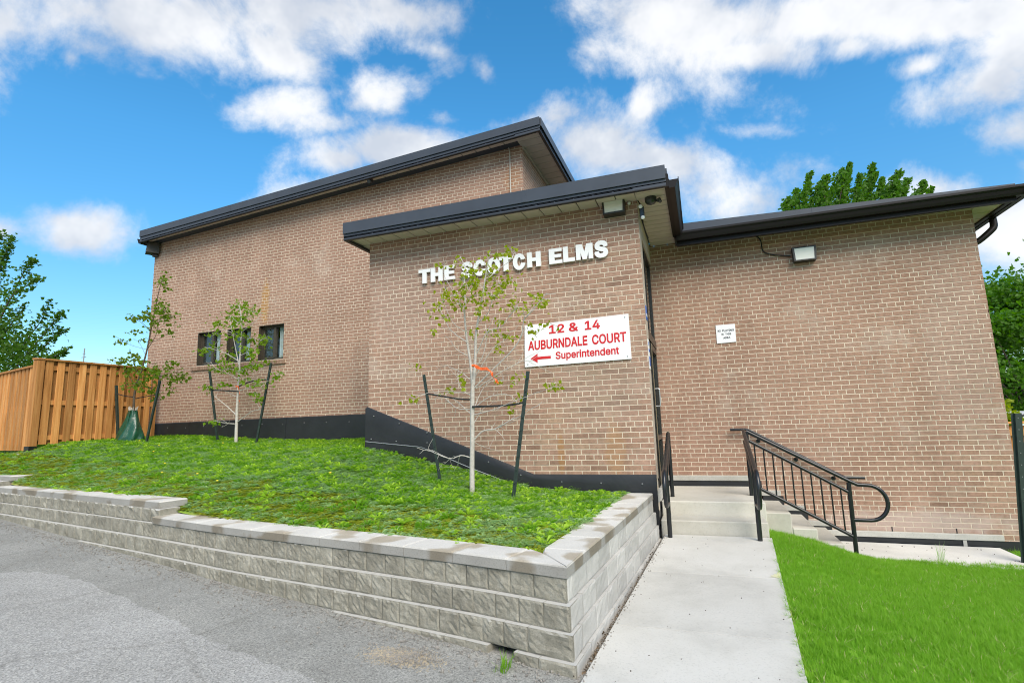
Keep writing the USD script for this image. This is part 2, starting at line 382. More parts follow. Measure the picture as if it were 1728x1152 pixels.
plain('conduit', (.48, .44, .38), 0.6)
plain('camera_dome', (.03, .033, .032), 0.25, 0.5)
plain('reflector', (.85, .86, .78), 0.25, 0.5, var=.2, scale=14)
concrete('paving', (.44, .43, .39), (.545, .535, .49), (.60, .59, .55), .35, .002, 1.1)
concrete('step_concrete', (.42, .40, .335), (.50, .48, .415), (.55, .53, .47), .35, .002, 2.2)
concrete('ledge', (.36, .35, .31), (.43, .42, .38), (.48, .47, .43), .4, .003, 4)
concrete('trim_stone', (.38, .31, .25), (.44, .37, .30), (.48, .41, .34), .3, .002, 4)
concrete('block_face', (.19, .175, .135), (.275, .258, .205), (.37, .352, .295), .6, .010, 7)
concrete('block_smooth', (.38, .37, .34), (.44, .43, .40), (.48, .47, .44), .3, .003, 3)


def split_face():
    """split rock faces, smooth moulded tops"""
    N = {'g': ('geometry', {}), 'o': ('object_info', {}), 'n': ('noise_texture', {'scale': 7.0, 'detail': 7.0, 'roughness': .68}), 'r': ('rgb_ramp', {'ramp': [(0.28, (.19, .178, .142)), (0.5, (.28, .265, .215)), (0.72, (.385, .368, .31))]}),
         'n2': ('noise_texture', {'scale': 85.0, 'detail': 6.0, 'roughness': .8}), 's': ('rgb_ramp', {'ramp': [(0.30, (.42, .42, .40)), (0.45, (.95, .95, .95)), (0.58, (1, 1, 1)), (0.70, (1.45, 1.45, 1.42))]}),
         'x': ('mix_color', {'blend_type': 'multiply', 'fac': 1.0, 'use_clamp': False}), 'v': ('map_range', {'to_min': .88, 'to_max': 1.10}), 'h': ('hsv', {}), 'sz': ('separate_xyz', {}),
         'up': ('map_range', {'from_min': .55, 'from_max': .85, 'clamp': True}), 'm': ('mix_color', {'b': (.50, .49, .455)}), 'b': ('bump', {'strength': .7, 'distance': .012}), 'p': ('principled_bsdf', {'roughness': .9, 'specular_ior_level': .25})}
    mat('split_block', N, [('g.position', 'n.vector'), ('g.position', 'n2.vector'), ('n.fac', 'r.fac'), ('n2.fac', 's.fac'), ('r.color', 'x.a'), ('s.color', 'x.b'), ('o.random', 'v.value'), ('v.result', 'h.value'), ('x.result', 'h.color'),
                           ('g.true_normal', 'sz.vector'), ('sz.z', 'up.value'), ('up.result', 'm.fac'), ('h.color', 'm.a'), ('m.result', 'p.base_color'), ('n2.fac', 'b.height'), ('b.normal', 'p.normal')])


split_face()


def cap_material():
    N = {'g': ('geometry', {}), 'o': ('object_info', {}), 'n': ('noise_texture', {'scale': 3.0, 'detail': 6.0}), 'r': ('rgb_ramp', {'ramp': [(0.3, (.45, .435, .395)), (0.7, (.55, .535, .49))]}),
         'd': ('noise_texture', {'scale': 2.3, 'detail': 3.0, 'roughness': .45}), 'dr': ('rgb_ramp', {'ramp': [(0.50, (1, 1, 1)), (0.56, (.68, .62, .53)), (0.9, (.50, .44, .35))]}),
         'x': ('mix_color', {'blend_type': 'multiply', 'fac': 1.0}), 'f': ('noise_texture', {'scale': 110.0, 'detail': 3.0}), 'b': ('bump', {'strength': .4, 'distance': .003}),
         'fr': ('rgb_ramp', {'ramp': [(0.3, (.8, .8, .8)), (0.5, (1, 1, 1))]}), 'y': ('mix_color', {'blend_type': 'multiply', 'fac': 1.0}),
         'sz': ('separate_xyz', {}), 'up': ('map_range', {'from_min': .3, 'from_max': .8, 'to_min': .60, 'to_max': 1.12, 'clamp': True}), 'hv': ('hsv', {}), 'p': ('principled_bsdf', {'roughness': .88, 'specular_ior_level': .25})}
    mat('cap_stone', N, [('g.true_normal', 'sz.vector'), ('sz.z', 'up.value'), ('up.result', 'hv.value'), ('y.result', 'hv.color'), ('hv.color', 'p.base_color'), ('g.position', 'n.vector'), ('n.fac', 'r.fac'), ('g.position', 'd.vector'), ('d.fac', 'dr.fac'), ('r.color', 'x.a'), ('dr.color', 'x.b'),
                         ('g.position', 'f.vector'), ('f.fac', 'b.height'), ('f.fac', 'fr.fac'), ('x.result', 'y.a'), ('fr.color', 'y.b'), ('b.normal', 'p.normal')])


cap_material()


def asphalt(name, lo, mid, hi, stone):
    N = {'g': ('geometry', {}), 'n': ('noise_texture', {'scale': 1.1, 'detail': 8.0, 'roughness': 0.7}), 'r': ('rgb_ramp', {'ramp': [(0.3, lo), (0.5, mid), (0.7, hi)]}),
         'v': ('voronoi_texture', {'scale': 130.0}), 'vr': ('rgb_ramp', {'ramp': [(0.0, (.62, .62, .62)), (0.45, (1, 1, 1)), (0.75, (1, 1, 1)), (1.0, stone)]}), 'sp': ('separate_color', {}),
         'n2': ('noise_texture', {'scale': 60.0, 'detail': 5.0, 'roughness': .75}), 'n2r': ('rgb_ramp', {'ramp': [(0.32, (.72, .72, .72)), (0.5, (1, 1, 1)), (0.68, (1.2, 1.2, 1.18))]}),
         'x': ('mix_color', {'blend_type': 'multiply', 'fac': 1.0, 'use_clamp': False}), 'y': ('mix_color', {'blend_type': 'multiply', 'fac': 1.0, 'use_clamp': False}),
         'cw': ('noise_texture', {'scale': 2.5, 'detail': 4.0}), 'cs': ('vector_math', {'math_type': 'multiply_add', 'vector2': (.35, .35, .35)}), 'cv': ('voronoi_texture', {'feature': 'distance_to_edge', 'scale': .42}), 'cr': ('rgb_ramp', {'ramp': [(0.0, (.55, .54, .52)), (.004, (.72, .71, .69)), (.010, (1, 1, 1)), (1.0, (1, 1, 1))]}), 'z': ('mix_color', {'blend_type': 'multiply', 'fac': .35, 'use_clamp': False}),
         'b': ('bump', {'strength': .8, 'distance': .006}), 'p': ('principled_bsdf', {'roughness': .95, 'specular_ior_level': .2})}
    mat(name, N, [('g.position', 'n.vector'), ('n.fac', 'r.fac'), ('g.position', 'v.vector'), ('v.color', 'sp.color'), ('sp.r', 'vr.fac'), ('g.position', 'n2.vector'), ('n2.fac', 'n2r.fac'),
                  ('r.color', 'x.a'), ('vr.color', 'x.b'), ('x.result', 'y.a'), ('n2r.color', 'y.b'), ('g.position', 'cw.vector'), ('cw.color', 'cs.vector1'), ('g.position', 'cs.vector3'), ('cs.vector', 'cv.vector'), ('cv.distance', 'cr.fac'), ('y.result', 'z.a'), ('cr.color', 'z.b'), ('z.result', 'p.base_color'), ('n2.fac', 'b.height'), ('b.normal', 'p.normal')])


asphalt('old_asphalt', (.29, .285, .265), (.335, .33, .31), (.38, .375, .355), (1.35, 1.35, 1.32))
asphalt('strip_asphalt', (.22, .215, .195), (.27, .267, .245), (.315, .31, .285), (1.3, 1.3, 1.27))


def wood_material():
    N = {'g': ('geometry', {}), 'o': ('object_info', {}), 'mp': ('mapping', {'scale': (22.0, 22.0, 1.1)}), 'n': ('noise_texture', {'scale': 1.0, 'detail': 5.0, 'roughness': .6, 'distortion': .6}),
         'ad': ('vector_math', {'math_type': 'add'}), 'cx': ('combine_xyz', {}), 'mu': ('math', {'math_type': 'multiply', 'value2': 37.0}),
         'r': ('rgb_ramp', {'ramp': [(0.28, (.32, .13, .033)), (0.5, (.52, .235, .070)), (0.72, (.64, .335, .12))]}), 'v': ('map_range', {'to_min': .66, 'to_max': 1.22}), 'h': ('hsv', {}),
         'p': ('principled_bsdf', {'roughness': .75, 'specular_ior_level': .25}), 'b': ('bump', {'strength': .3, 'distance': .003})}
    mat('cedar', N, [('g.position', 'mp.vector'), ('o.random', 'mu.value1'), ('mu.value', 'cx.z'), ('mp.vector', 'ad.vector1'), ('cx.vector', 'ad.vector2'), ('ad.vector', 'n.vector'), ('n.fac', 'r.fac'),
                     ('o.random', 'v.value'), ('v.result', 'h.value'), ('r.color', 'h.color'), ('h.color', 'p.base_color'), ('n.fac', 'b.height'), ('b.normal', 'p.normal')])


wood_material()


def leaf(name, lo, mid, hi, trans=0.35, scale=3.0, rough=.5, island=True):
    N = {'g': ('geometry', {}), 'n': ('noise_texture', {'scale': scale, 'detail': 4.0, 'roughness': .6}), 'a': ('math', {'math_type': 'multiply_add', 'value2': .45, 'value3': .28}),
         's': ('math', {'math_type': 'multiply_add', 'value2': .7}), 'r': ('rgb_ramp', {'ramp': [(0.2, lo), (0.52, mid), (0.85, hi)]}),
         'p': ('principled_bsdf', {'roughness': rough, 'specular_ior_level': .3}), 't': ('translucent_bsdf', {}), 'x': ('mix_closure', {'fac': trans}), 'br': ('hsv', {'value': 1.5, 'saturation': 1.1})}
    mat(name, N, [('g.position', 'n.vector'), ('g.random_per_island', 'a.value1'), ('n.fac', 's.value1'), ('a.value', 's.value3'), ('s.value', 'r.fac') if False else ('a.value', 'r.fac'),
                  ('r.color', 'p.base_color'), ('r.color', 'br.color'), ('br.color', 't.color'), ('p.BSDF', 'x.closure1'), ('t.BSDF', 'x.closure2')], surface='x.closure')


def patch_leaf(name, lo, mid, hi, trans=.3, scale=1.2, rough=.5, w=.18):
    """colour follows broad patches of the ground it grows on, and varies a little from blade to blade"""
    N = {'g': ('geometry', {}), 'n': ('noise_texture', {'scale': scale, 'detail': 6.0, 'roughness': .65}), 'i': ('math', {'math_type': 'multiply_add', 'value2': .62, 'value3': -.31}),
         's': ('math', {'math_type': 'add'}), 'r': ('rgb_ramp', {'ramp': [(0.5 - w, lo), (0.5, mid), (0.5 + w, hi)]}),
         'p': ('principled_bsdf', {'roughness': rough, 'specular_ior_level': .3}), 't': ('translucent_bsdf', {}), 'x': ('mix_closure', {'fac': trans}), 'br': ('hsv', {'value': 1.45})}
    mat(name, N, [('g.position', 'n.vector'), ('g.random_per_island', 'i.value1'), ('n.fac', 's.value1'), ('i.value', 's.value2'), ('s.value', 'r.fac'),
                  ('r.color', 'p.base_color'), ('r.color', 'br.color'), ('br.color', 't.color'), ('p.BSDF', 'x.closure1'), ('t.BSDF', 'x.closure2')], surface='x.closure')


leaf('leaf_lime', (.22, .28, .014), (.36, .42, .025), (.52, .50, .06), .5)
leaf('leaf_mid', (.13, .24, .012), (.23, .36, .02), (.36, .44, .04), .5)
leaf('leaf_young_dark', (.10, .17, .012), (.18, .27, .02), (.33, .36, .04), .5)
leaf('leaf_maple', (.05, .12, .012), (.10, .19, .02), (.26, .28, .035), .45)
leaf('leaf_dark', (.06, .15, .012), (.13, .28, .02), (.24, .38, .035), .45)
leaf('leaf_top', (.07, .17, .015), (.15, .30, .03), (.28, .40, .05), .5)
patch_leaf('grass_blade', (.20, .40, .025), (.42, .61, .045), (.66, .74, .20), .5, 1.6, w=.20)
patch_leaf('cover_fern', (.16, .34, .014), (.36, .55, .025), (.62, .66, .10), .5, 3.2)
patch_leaf('cover_sedum', (.30, .45, .17), (.42, .57, .25), (.52, .63, .33), .4, 2.0)
patch_leaf('cover_light', (.36, .54, .04), (.46, .62, .06), (.58, .69, .11), .45, 2.0)
patch_leaf('cover_yellow', (.32, .36, .03), (.46, .46, .04), (.55, .50, .07), .4, 2.0)
plain('turf', (.21, .37, .045), .95, .1, var=.35, scale=5, bump=.01, bscale=60)
plain('moss', (.20, .25, .05), .95, .1, var=.5, scale=9, bump=.02, bscale=40)
plain('straw', (.52, .47, .24), .9, .2)
plain('yellow_petal', (.70, .55, .03), .6)


def pane_material():
    mat('pane', {'t': ('transparent_bsdf', {'color': (.80, .84, .84)}), 'g': ('glossy_bsdf', {'roughness': .03, 'color': (.9, .95, .95)}), 'f': ('layer_weight', {'blend': .5}), 'pw': ('math', {'math_type': 'power', 'value2': 4.0}), 'ma': ('math', {'math_type': 'multiply_add', 'value2': .85, 'value3': .05}), 'x': ('mix_closure', {})},
        [('f.facing', 'pw.value1'), ('pw.value', 'ma.value1'), ('ma.value', 'x.fac'), ('t.BSDF', 'x.closure1'), ('g.BSDF', 'x.closure2')], surface='x.closure')
    mat('lens', {'t': ('transparent_bsdf', {'color': (.75, .78, .74)}), 'g': ('principled_bsdf', {'base_color': (.90, .90, .82), 'roughness': .25}), 'x': ('mix_closure', {'fac': .85})},
        [('t.BSDF', 'x.closure1'), ('g.BSDF', 'x.closure2')], surface='x.closure')


pane_material()

# ------------------------------------------------------------------ dimensions found from the photograph
XL, XC, YB = -4.674, -0.58, 6.785            # entrance block: left, right, front
YW, XR = 8.765, 3.751                        # wing: front, right end
XTL, XTR, YT = -12.435, -2.829, 9.009        # tall part: left, right, front
CO, BW = 0.0667, 0.2125                      # brick course and brick pitch


def road(x, y):
    return -0.10 - 0.03 * (np.clip(x, -14, 3) + 0.83) + 0.012 * (np.clip(y, -6, 6) - 3.3)


def walk_z(y):
    return 0.018 * (np.minimum(y, 6.77) - 6.77)


# plan of the retaining wall's front edge of the caps
FRONT = np.array([(-0.856, 3.325), (-1.55, 3.495), (-2.65, 3.70), (-4.13, 3.955), (-5.69, 4.305), (-7.6, 4.70), (-10.18, 5.22), (-12.5, 5.70), (-15.5, 6.32)])
SIDE = np.array([(-0.856, 3.325), (-0.745, 4.9), (-0.628, 6.70)])

mound_pts = np.array([(-1.10, 3.68, .43), (-1.70, 3.84, .43), (-2.89, 4.05, .43), (-4.54, 4.35, .45), (-5.60, 4.57, .50), (-6.5, 4.78, .57), (-7.85, 5.05, .585), (-10.4, 5.56, .65), (-12.5, 6.02, .74), (-15.5, 6.65, .80),
                      (-1.02, 5.2, .44), (-.94, 6.7, .45), (-1.5, 6.75, .46), (-2.13, 6.74, .50), (-3.06, 6.74, .72), (-3.86, 6.74, .87), (-4.69, 6.74, 1.03), (-4.9, 7.8, 1.08), (-5.0, 9.0, 1.09), (-6.28, 9.0, 1.10), (-8.9, 8.4, 1.12), (-8.9, 9.0, 1.15),
                      (-10.56, 9.0, 1.25), (-12.0, 9.0, 1.27), (-11.0, 7.65, 1.22), (-11.95, 6.6, 1.12), (-11.95, 7.8, 1.21), (-13.8, 6.95, 1.06), (-15.5, 7.3, 1.05), (-2.56, 5.78, .58), (-1.7, 5.0, .50), (-5.6, 6.6, .92), (-7.5, 6.8, .93), (-10, 6.8, 1.02)])
_mound = RBFInterpolator(mound_pts[:, :2], mound_pts[:, 2], kernel='thin_plate_spline', smoothing=0.002)


def mound(x, y):
    p = np.stack([np.ravel(x), np.ravel(y)], 1).astype(float)
    return _mound(p).reshape(np.shape(x))


lawn_pts = np.array([(.40, 3.26, -.075), (.47, 4.4, -.055), (.55, 5.6, -.035), (.62, 6.76, -.02), (.70, 7.2, -.05), (.75, 7.66, -.12), (1.2, 7.66, -.22), (1.5, 7.75, -.33), (1.65, 7.86, -.38), (2.4, 7.85, -.42), (3.3, 7.88, -.43), (3.6, 8.8, -.46), (5, 8, -.46), (8, 8, -.5), (6, 12, -.5), (3.7, 12, -.5), (9, 14, -.5),
                     (2, 4, -.20), (4, 4, -.32), (8, 4, -.4), (1.2, 5.8, -.17), (2.4, 6.2, -.34), (.3, 1.5, -.10), (2, 1, -.2), (8, 0, -.3)])
_lawn = RBFInterpolator(lawn_pts[:, :2], lawn_pts[:, 2], kernel='thin_plate_spline', smoothing=0.001)


def lawn(x, y):
    p = np.stack([np.ravel(x), np.ravel(y)], 1).astype(float)
    return _lawn(p).reshape(np.shape(x))


def sheet(poly, zf, step, drop=0.0, jitter=0.0):
    """a surface over a shapely polygon with heights zf(x, y)"""
    x0, y0, x1, y1 = poly.bounds
    gx, gy = np.arange(x0 + step / 2, x1, step), np.arange(y0 + step / 2, y1, step)
    P = np.array([(x, y) for x in gx for y in gy])
    import shapely
    inner = poly.buffer(-step * 0.45)
    P = P[shapely.contains_xy(inner, P[:, 0], P[:, 1])] if len(P) else P.reshape(0, 2)
    P = P + rng.uniform(-.15, .15, P.shape) * step
    ring = poly.segmentize(step).exterior
    E = np.array(ring.coords)[:-1]
    from scipy.spatial import Delaunay
    A = np.vstack([E, P]); D = Delaunay(A)
    c = A[D.simplices].mean(1)
    T = D.simplices[shapely.contains_xy(poly, c[:, 0], c[:, 1])]
    a, b, d = A[T[:, 0]], A[T[:, 1]], A[T[:, 2]]
    ar = (b[:, 0] - a[:, 0]) * (d[:, 1] - a[:, 1]) - (b[:, 1] - a[:, 1]) * (d[:, 0] - a[:, 0])
    T = np.where((ar < 0)[:, None], T[:, ::-1], T)[np.abs(ar) > 1e-8]
    z = zf(A[:, 0], A[:, 1]) - drop + (rng.normal(0, jitter, len(A)) if jitter else 0)
    V = np.column_stack([A, z])
    if drop == 0:
        return V, T
    return V, T


# ------------------------------------------------------------------ the ground
def ground_z(x, y):
    back = -0.56 + 1.60 * smoothstep(-4.5, -9.5, x)
    z = (road(x, y) - .09) * (1 - smoothstep(6.6, 8.4, y)) + back * smoothstep(6.6, 8.4, y)
    right = smoothstep(0.2, 2.2, x)
    z = z * (1 - right) + np.minimum(z, -.60) * right
    far = smoothstep(18, 60, np.hypot(x, y - 8))
    return z * (1 - far) + (-.6) * far


def axis(lo, hi):
    near = np.arange(-20, 20.01, 0.8)
    out = np.geomspace(22, 420, 16)
    return np.concatenate([-out[::-1], near, out])


gx, gy = axis(0, 0), axis(0, 0)
GX, GY = np.meshgrid(gx, gy, indexing='ij')
gv = np.column_stack([GX.ravel(), GY.ravel(), ground_z(GX, GY).ravel()])
ii, jj = np.meshgrid(np.arange(len(gx) - 1), np.arange(len(gy) - 1), indexing='ij'); nn = len(gy)
obj('ground', (gv, np.stack([ii * nn + jj, (ii + 1) * nn + jj, (ii + 1) * nn + jj + 1, ii * nn + jj + 1], -1).reshape(-1, 4)), 'ground', smooth=True, kind='structure', label='grassy ground around the building', cat='ground')

# driveway: old rough asphalt with a newer smoother strip along the wall
drive_poly = Polygon([(-16, 6.45), *[(x, y + .06) for x, y in FRONT[:-1][::-1]], (-.80, 3.30), (-.70, 3.2), (-.74, .5), (3, .5), (3, -10), (-30, -10), (-30, 6.45)])
obj('driveway', sheet(drive_poly, road, .5), 'old_asphalt', smooth=True, kind='structure', label='old rough pale asphalt driveway in the foreground', cat='driveway')
edge_px = [(-60, 955), (0, 963), (45, 963), (89, 967), (120, 972), (153, 984), (200, 1004), (250, 1027), (292, 1046), (330, 1066), (372, 1083), (415, 1103), (470, 1124), (537, 1149), (600, 1172)]
edge = []
for px, py in edge_px:
    p = atz(px, py, -.06)
    for _ in range(3):
        p = atz(px, py, float(road(p[0], p[1])) + .012)
    edge.append(p[:2])
edge = catmull(np.array(edge), 5); edge = edge + rng.normal(0, .016, edge.shape)
strip_poly = Polygon([tuple(p) for p in edge] + [(-1.4, 2.2), (-.76, 2.2), (-.72, 3.2), (-.80, 3.30)] + [(x, y + .06) for x, y in FRONT[1:8]] + [(-12.4, 5.0)]).buffer(0)
strip_poly = max(getattr(strip_poly, 'geoms', [strip_poly]), key=lambda g: g.area)
import shapely as _sh0
def strip_z(x, y):
    d = _sh0.distance(_sh0.points(x, y), strip_poly.exterior)
    return road(x, y) - .002 + .008 * smoothstep(0, .10, d) + .002 * meshkit.fbm(np.column_stack([x * 2, y * 2, 0 * x]))


obj('asphalt_strip', sheet(strip_poly, strip_z, .09), 'strip_asphalt', smooth=True, kind='structure', label='darker asphalt strip along the foot of the retaining wall', cat='asphalt')

# concrete walkway: slabs with joints
walkway = thing('walkway', 'pale concrete walkway of slabs leading to the entrance steps', 'walkway', kind='structure')


def walk_edges(y):
    t = (y - 3.42) / (6.79 - 3.42)
    return -.73 + t * .207, .417 + t * .206


js = [6.79, 5.262, 3.955, 2.62, 1.4, .5]
for k in range(len(js) - 1):
    y1, y0 = js[k] - (.003 if k else 0), js[k + 1] + .003
    (l0, r0), (l1, r1) = walk_edges(y0), walk_edges(y1)
    z0, z1 = walk_z(y0), walk_z(y1)
    c = .0015
    b = [(l0, y0, z0 - .16), (r0, y0, z0 - .16), (r1, y1, z1 - .16), (l1, y1, z1 - .16)]
    t1 = [(l0, y0, z0 - c), (r0, y0, z0 - c), (r1, y1, z1 - c), (l1, y1, z1 - c)]
    t2 = [(l0 + c, y0 + c, z0), (r0 - c, y0 + c, z0), (r1 - c, y1 - c, z1), (l1 + c, y1 - c, z1)]
    m = MB(); m.hexa(b, t1); m.hexa(t1, t2)
    obj('slab', m, 'paving', walkway)
plain('joint_dirt', (.10, .092, .078), .95, .1, var=.4, scale=30)
for y in js[1:-1]:
    (l0, r0), (l1, r1) = walk_edges(y - .0028), walk_edges(y + .0028)
    z = walk_z(y) - .004
    m = MB().hexa([(l0, y - .0028, z - .05), (r0, y - .0028, z - .05), (r1, y + .0028, z - .05), (l1, y + .0028, z - .05)], [(l0, y - .0028, z), (r0, y - .0028, z), (r1, y + .0028, z), (l1, y + .0028, z)])
    obj('joint', m, 'joint_dirt', walkway)
# worn yellow paint on the edge of a slab
mark = thing('paint_mark', 'small faded yellow paint mark on the walkway edge beside the lawn', 'paint mark', kind='structure')
m = MB()
blob = Polygon([(-.004, .02), (-.03, .012), (-.05, .03), (-.10, .028), (-.06, .05), (-.085, .075), (-.05, .085), (-.055, .13), (-.03, .12), (-.02, .20), (-.012, .16), (-.003, .26)])
bv, bf = sheet(blob, lambda x, y: 0 * x, .03)
m.add([(walk_edges(5.262 + q[1])[1] - .003 + q[0], 5.262 + q[1], float(walk_z(5.262 + q[1])) + .003) for q in bv], bf)
plain('yellow_paint', (.58, .57, .36), .9, .2, var=.1, scale=40)
obj('paint', m, 'yellow_paint', mark)

# lawn
lawn_poly = Polygon([(.30, .5), *[(walk_edges(y)[1] + .004, y) for y in np.linspace(.6, 6.78, 8)], (.64, 7.15), (.68, 7.655), (1.5, 7.655), (1.78, 7.80), (2.4, 7.83), (3.44, 7.86), (3.50, 8.72), (3.80, 8.72), (3.80, 13.5), (12, 13.5), (12, .5)])
obj('lawn', sheet(lawn_poly, lambda x, y: lawn(x, y) - .012, .25), 'turf', smooth=True, kind='structure', label='mown turf of the lawn right of the walkway', cat='lawn')
# lower paving along the wing
lp = thing('lower_pavement', 'pale concrete pavement at the foot of the wing wall', 'pavement', kind='structure')
m = MB()
zt = -.388
m.hexa([(1.50, 7.78, zt - .2), (3.46, 7.70, zt - .22), (3.42, 8.70, zt - .2), (1.50, 8.70, zt - .2)], [(1.50, 7.78, zt - .018), (3.46, 7.70, zt - .03), (3.42, 8.70, zt - .012), (1.50, 8.70, zt)])
obj('slab', m, 'paving', lp)

# garden mound behind the retaining wall
gp = Polygon([tuple(p) for p in [(-.90, 6.74), (-.93, 6.0), (-1.09, 3.62)]] + [(x - .02, y + .24) for x, y in FRONT[1:]] + [(-15.5, 8.2), (-12.0, 8.2), (-12.0, 9.0), (XL - .02, 9.0), (XL - .02, 6.76)])
obj('garden_mound', sheet(gp, lambda x, y: mound(x, y) + .02 * meshkit.fbm(np.column_stack([x * 1.5, y * 1.5, 0 * x])), .2), 'bed_soil', smooth=True, kind='structure', label='earth mound of the planting bed behind the retaining wall', cat='mound')

# ------------------------------------------------------------------ the building
bld = thing('brick_building', 'tan brick building of three joined flat-roofed blocks with dark metal eaves', 'building')


def tower_roof(x):   # underside of the eaves of the tall part rises to the right
    return 6.545 + .0623 * (x - XTR)


def wing_roof(x):
    return 4.165 - .0205 * (x + .1)


MD = .0028  # mortar joints lie this much behind the brick faces
mw = MB(); mw.box(XTL + MD, XTR - MD, YT + MD, YT + .3, .4, 5.9)
mw.add([(XTL + MD, YT + MD, 5.9), (XTR - MD, YT + MD, 5.9), (XTR - MD, YT + MD, 6.62), (XTL + MD, YT + MD, 6.0), (XTL + MD, YT + .3, 5.9), (XTR - MD, YT + .3, 5.9), (XTR - MD, YT + .3, 6.62), (XTL + MD, YT + .3, 6.0)],
       [(0, 1, 2, 3), (7, 6, 5, 4), (0, 3, 7, 4), (1, 5, 6, 2), (3, 2, 6, 7)])
# the windows are cut out below, so the tall front is built from pieces
WINS = [(-10.843, -9.975, 2.872, 3.635), (-9.80, -8.99, 2.872, 3.635), (-8.865, -8.050, 2.872, 3.635)]
WINS = []
for (pl, pr, pm) in ((332.6, 371.2, 590), (382.3, 422.4, 584), (436.0, 478.4, 577)):
    WINS.append((at(pl, pm, YT)[0], at(pr, pm, YT)[0], 2.872, 3.640))
mw = MB()
xs = [XTL + MD] + [w for q in WINS for w in (q[0], q[1])] + [XTR - MD]
for k in range(0, len(xs), 2):
    mw.box(xs[k], xs[k + 1], YT + MD, YT + .30, .3, 3.9)
for w in WINS:
    mw.box(w[0], w[1], YT + MD, YT + .30, .3, w[2]); mw.box(w[0], w[1], YT + MD, YT + .30, w[3], 3.9)
mw.add([(XTL + MD, YT + MD, 3.9), (XTR - MD, YT + MD, 3.9), (XTR - MD, YT + MD, 6.64), (XTL + MD, YT + MD, 6.05), (XTL + MD, YT + .3, 3.9), (XTR - MD, YT + .3, 3.9), (XTR - MD, YT + .3, 6.60), (XTL + MD, YT + .3, 6.0)],
       [(0, 1, 2, 3), (7, 6, 5, 4), (0, 3, 7, 4), (1, 5, 6, 2), (3, 2, 6, 7)])
obj('wall', mw, 'mortar', bld)
mw = MB(); mw.box(XTR - .3, XTR - MD, YT + .3, 17, .3, 6.60); mw.box(XTL + MD, XTL + .3, YT + .3, 17, .3, 6.0); mw.box(XTL + MD, XTR - MD, 17, 17.3, .3, 6.0)
obj('wall', mw, 'mortar', bld)
mw = MB(); mw.box(XL + MD, XC - MD, YB + MD, YB + .22, .25, 4.3); mw.box(XL + MD, XL + .25, YB + .22, YT - .01, .25, 4.3)
obj('wall', mw, 'mortar', bld)
mw = MB(); mw.box(-.80, XR - MD, YW + MD, YW + .3, -.8, 4.16); mw.box(XR - .3, XR - MD, YW + .3, 16, -.8, 4.1); mw.box(-.6, XR - MD, 16, 16.3, -.8, 4.1)
obj('wall', mw, 'mortar', bld)

bricks = []   # (corners of the outward face and depth), per brick


def brick_wall(plane, u0, u1, z0, ztop, fixed, header_z, holes=(), zmin=None):
    """plane 'y': face looks to -y at y = fixed, u = x. plane 'x': looks to +x at x = fixed, u = y (from the near corner); '-x' looks to -x"""
    n0 = int(math.floor((z0 - header_z) / CO)) - 1
    n1 = int(math.ceil((6.8 - header_z) / CO))
    for n in range(n0, n1):
        zb = header_z + n * CO; zt_ = zb + CO
        if zt_ < z0 + .01:
            continue
        head = n % 6 == 0
        pitch = BW / 2 if head else BW
        off = (BW / 4 if head else (0 if n % 2 else BW / 2))
        k0 = int(math.floor((u0 - off) / pitch)) - 1
        u = off + k0 * pitch
        while u < u1:
            a, b = max(u, u0), min(u + pitch, u1)
            u += pitch
            if b - a < .03:
                continue
            mid = (a + b) / 2
            if zb > (ztop(mid) if callable(ztop) else ztop):
                continue
            j = .0049
            la, lb = a + (j if a > u0 + 1e-6 else 0), b - (j if b < u1 - 1e-6 else 0)
            lo, hi = max(zb + j, z0), zt_ - j
            pieces = [(la, lb, lo, hi)]
            for (ha, hb, hz0, hz1) in holes:
                nxt = []
                for (p, q, r, s) in pieces:
                    if q <= ha or p >= hb or s <= hz0 or r >= hz1:
                        nxt.append((p, q, r, s)); continue
                    if p < ha - .015: nxt.append((p, ha, r, s))
                    if q > hb + .015: nxt.append((hb, q, r, s))
                    if r < hz0 - .012: nxt.append((max(p, ha), min(q, hb), r, hz0))
                    if s > hz1 + .012: nxt.append((max(p, ha), min(q, hb), hz1, s))
                pieces = nxt
            for (p, q, r, s) in pieces:
                bricks.append((plane, p, q, r, s, fixed))


HZW, HZT, HZB = .481 + 5 * CO, 1.83 - CO / 2, 1.699 - CO / 2
brick_wall('y', XTL, XTR, 1.50, lambda x: tower_roof(x) + .09, YT, HZT, holes=[(w[0], w[1], w[2], w[3]) for w in WINS])
brick_wall('x', YT, 14.5, 3.8, 6.6, XTR, HZT)
brick_wall('-x', YT, 13.0, 1.5, 6.0, XTL, HZT)
brick_wall('y', XL, XC, .60, 4.26, YB, HZB)
brick_wall('-x', YB, YT, .6, 4.26, XL, HZB)
brick_wall('y', XC - .16, XR, -.40, lambda x: wing_roof(x) + .03, YW, HZW)
brick_wall('x', YW, 14.0, -.40, 4.1, XR, HZW)


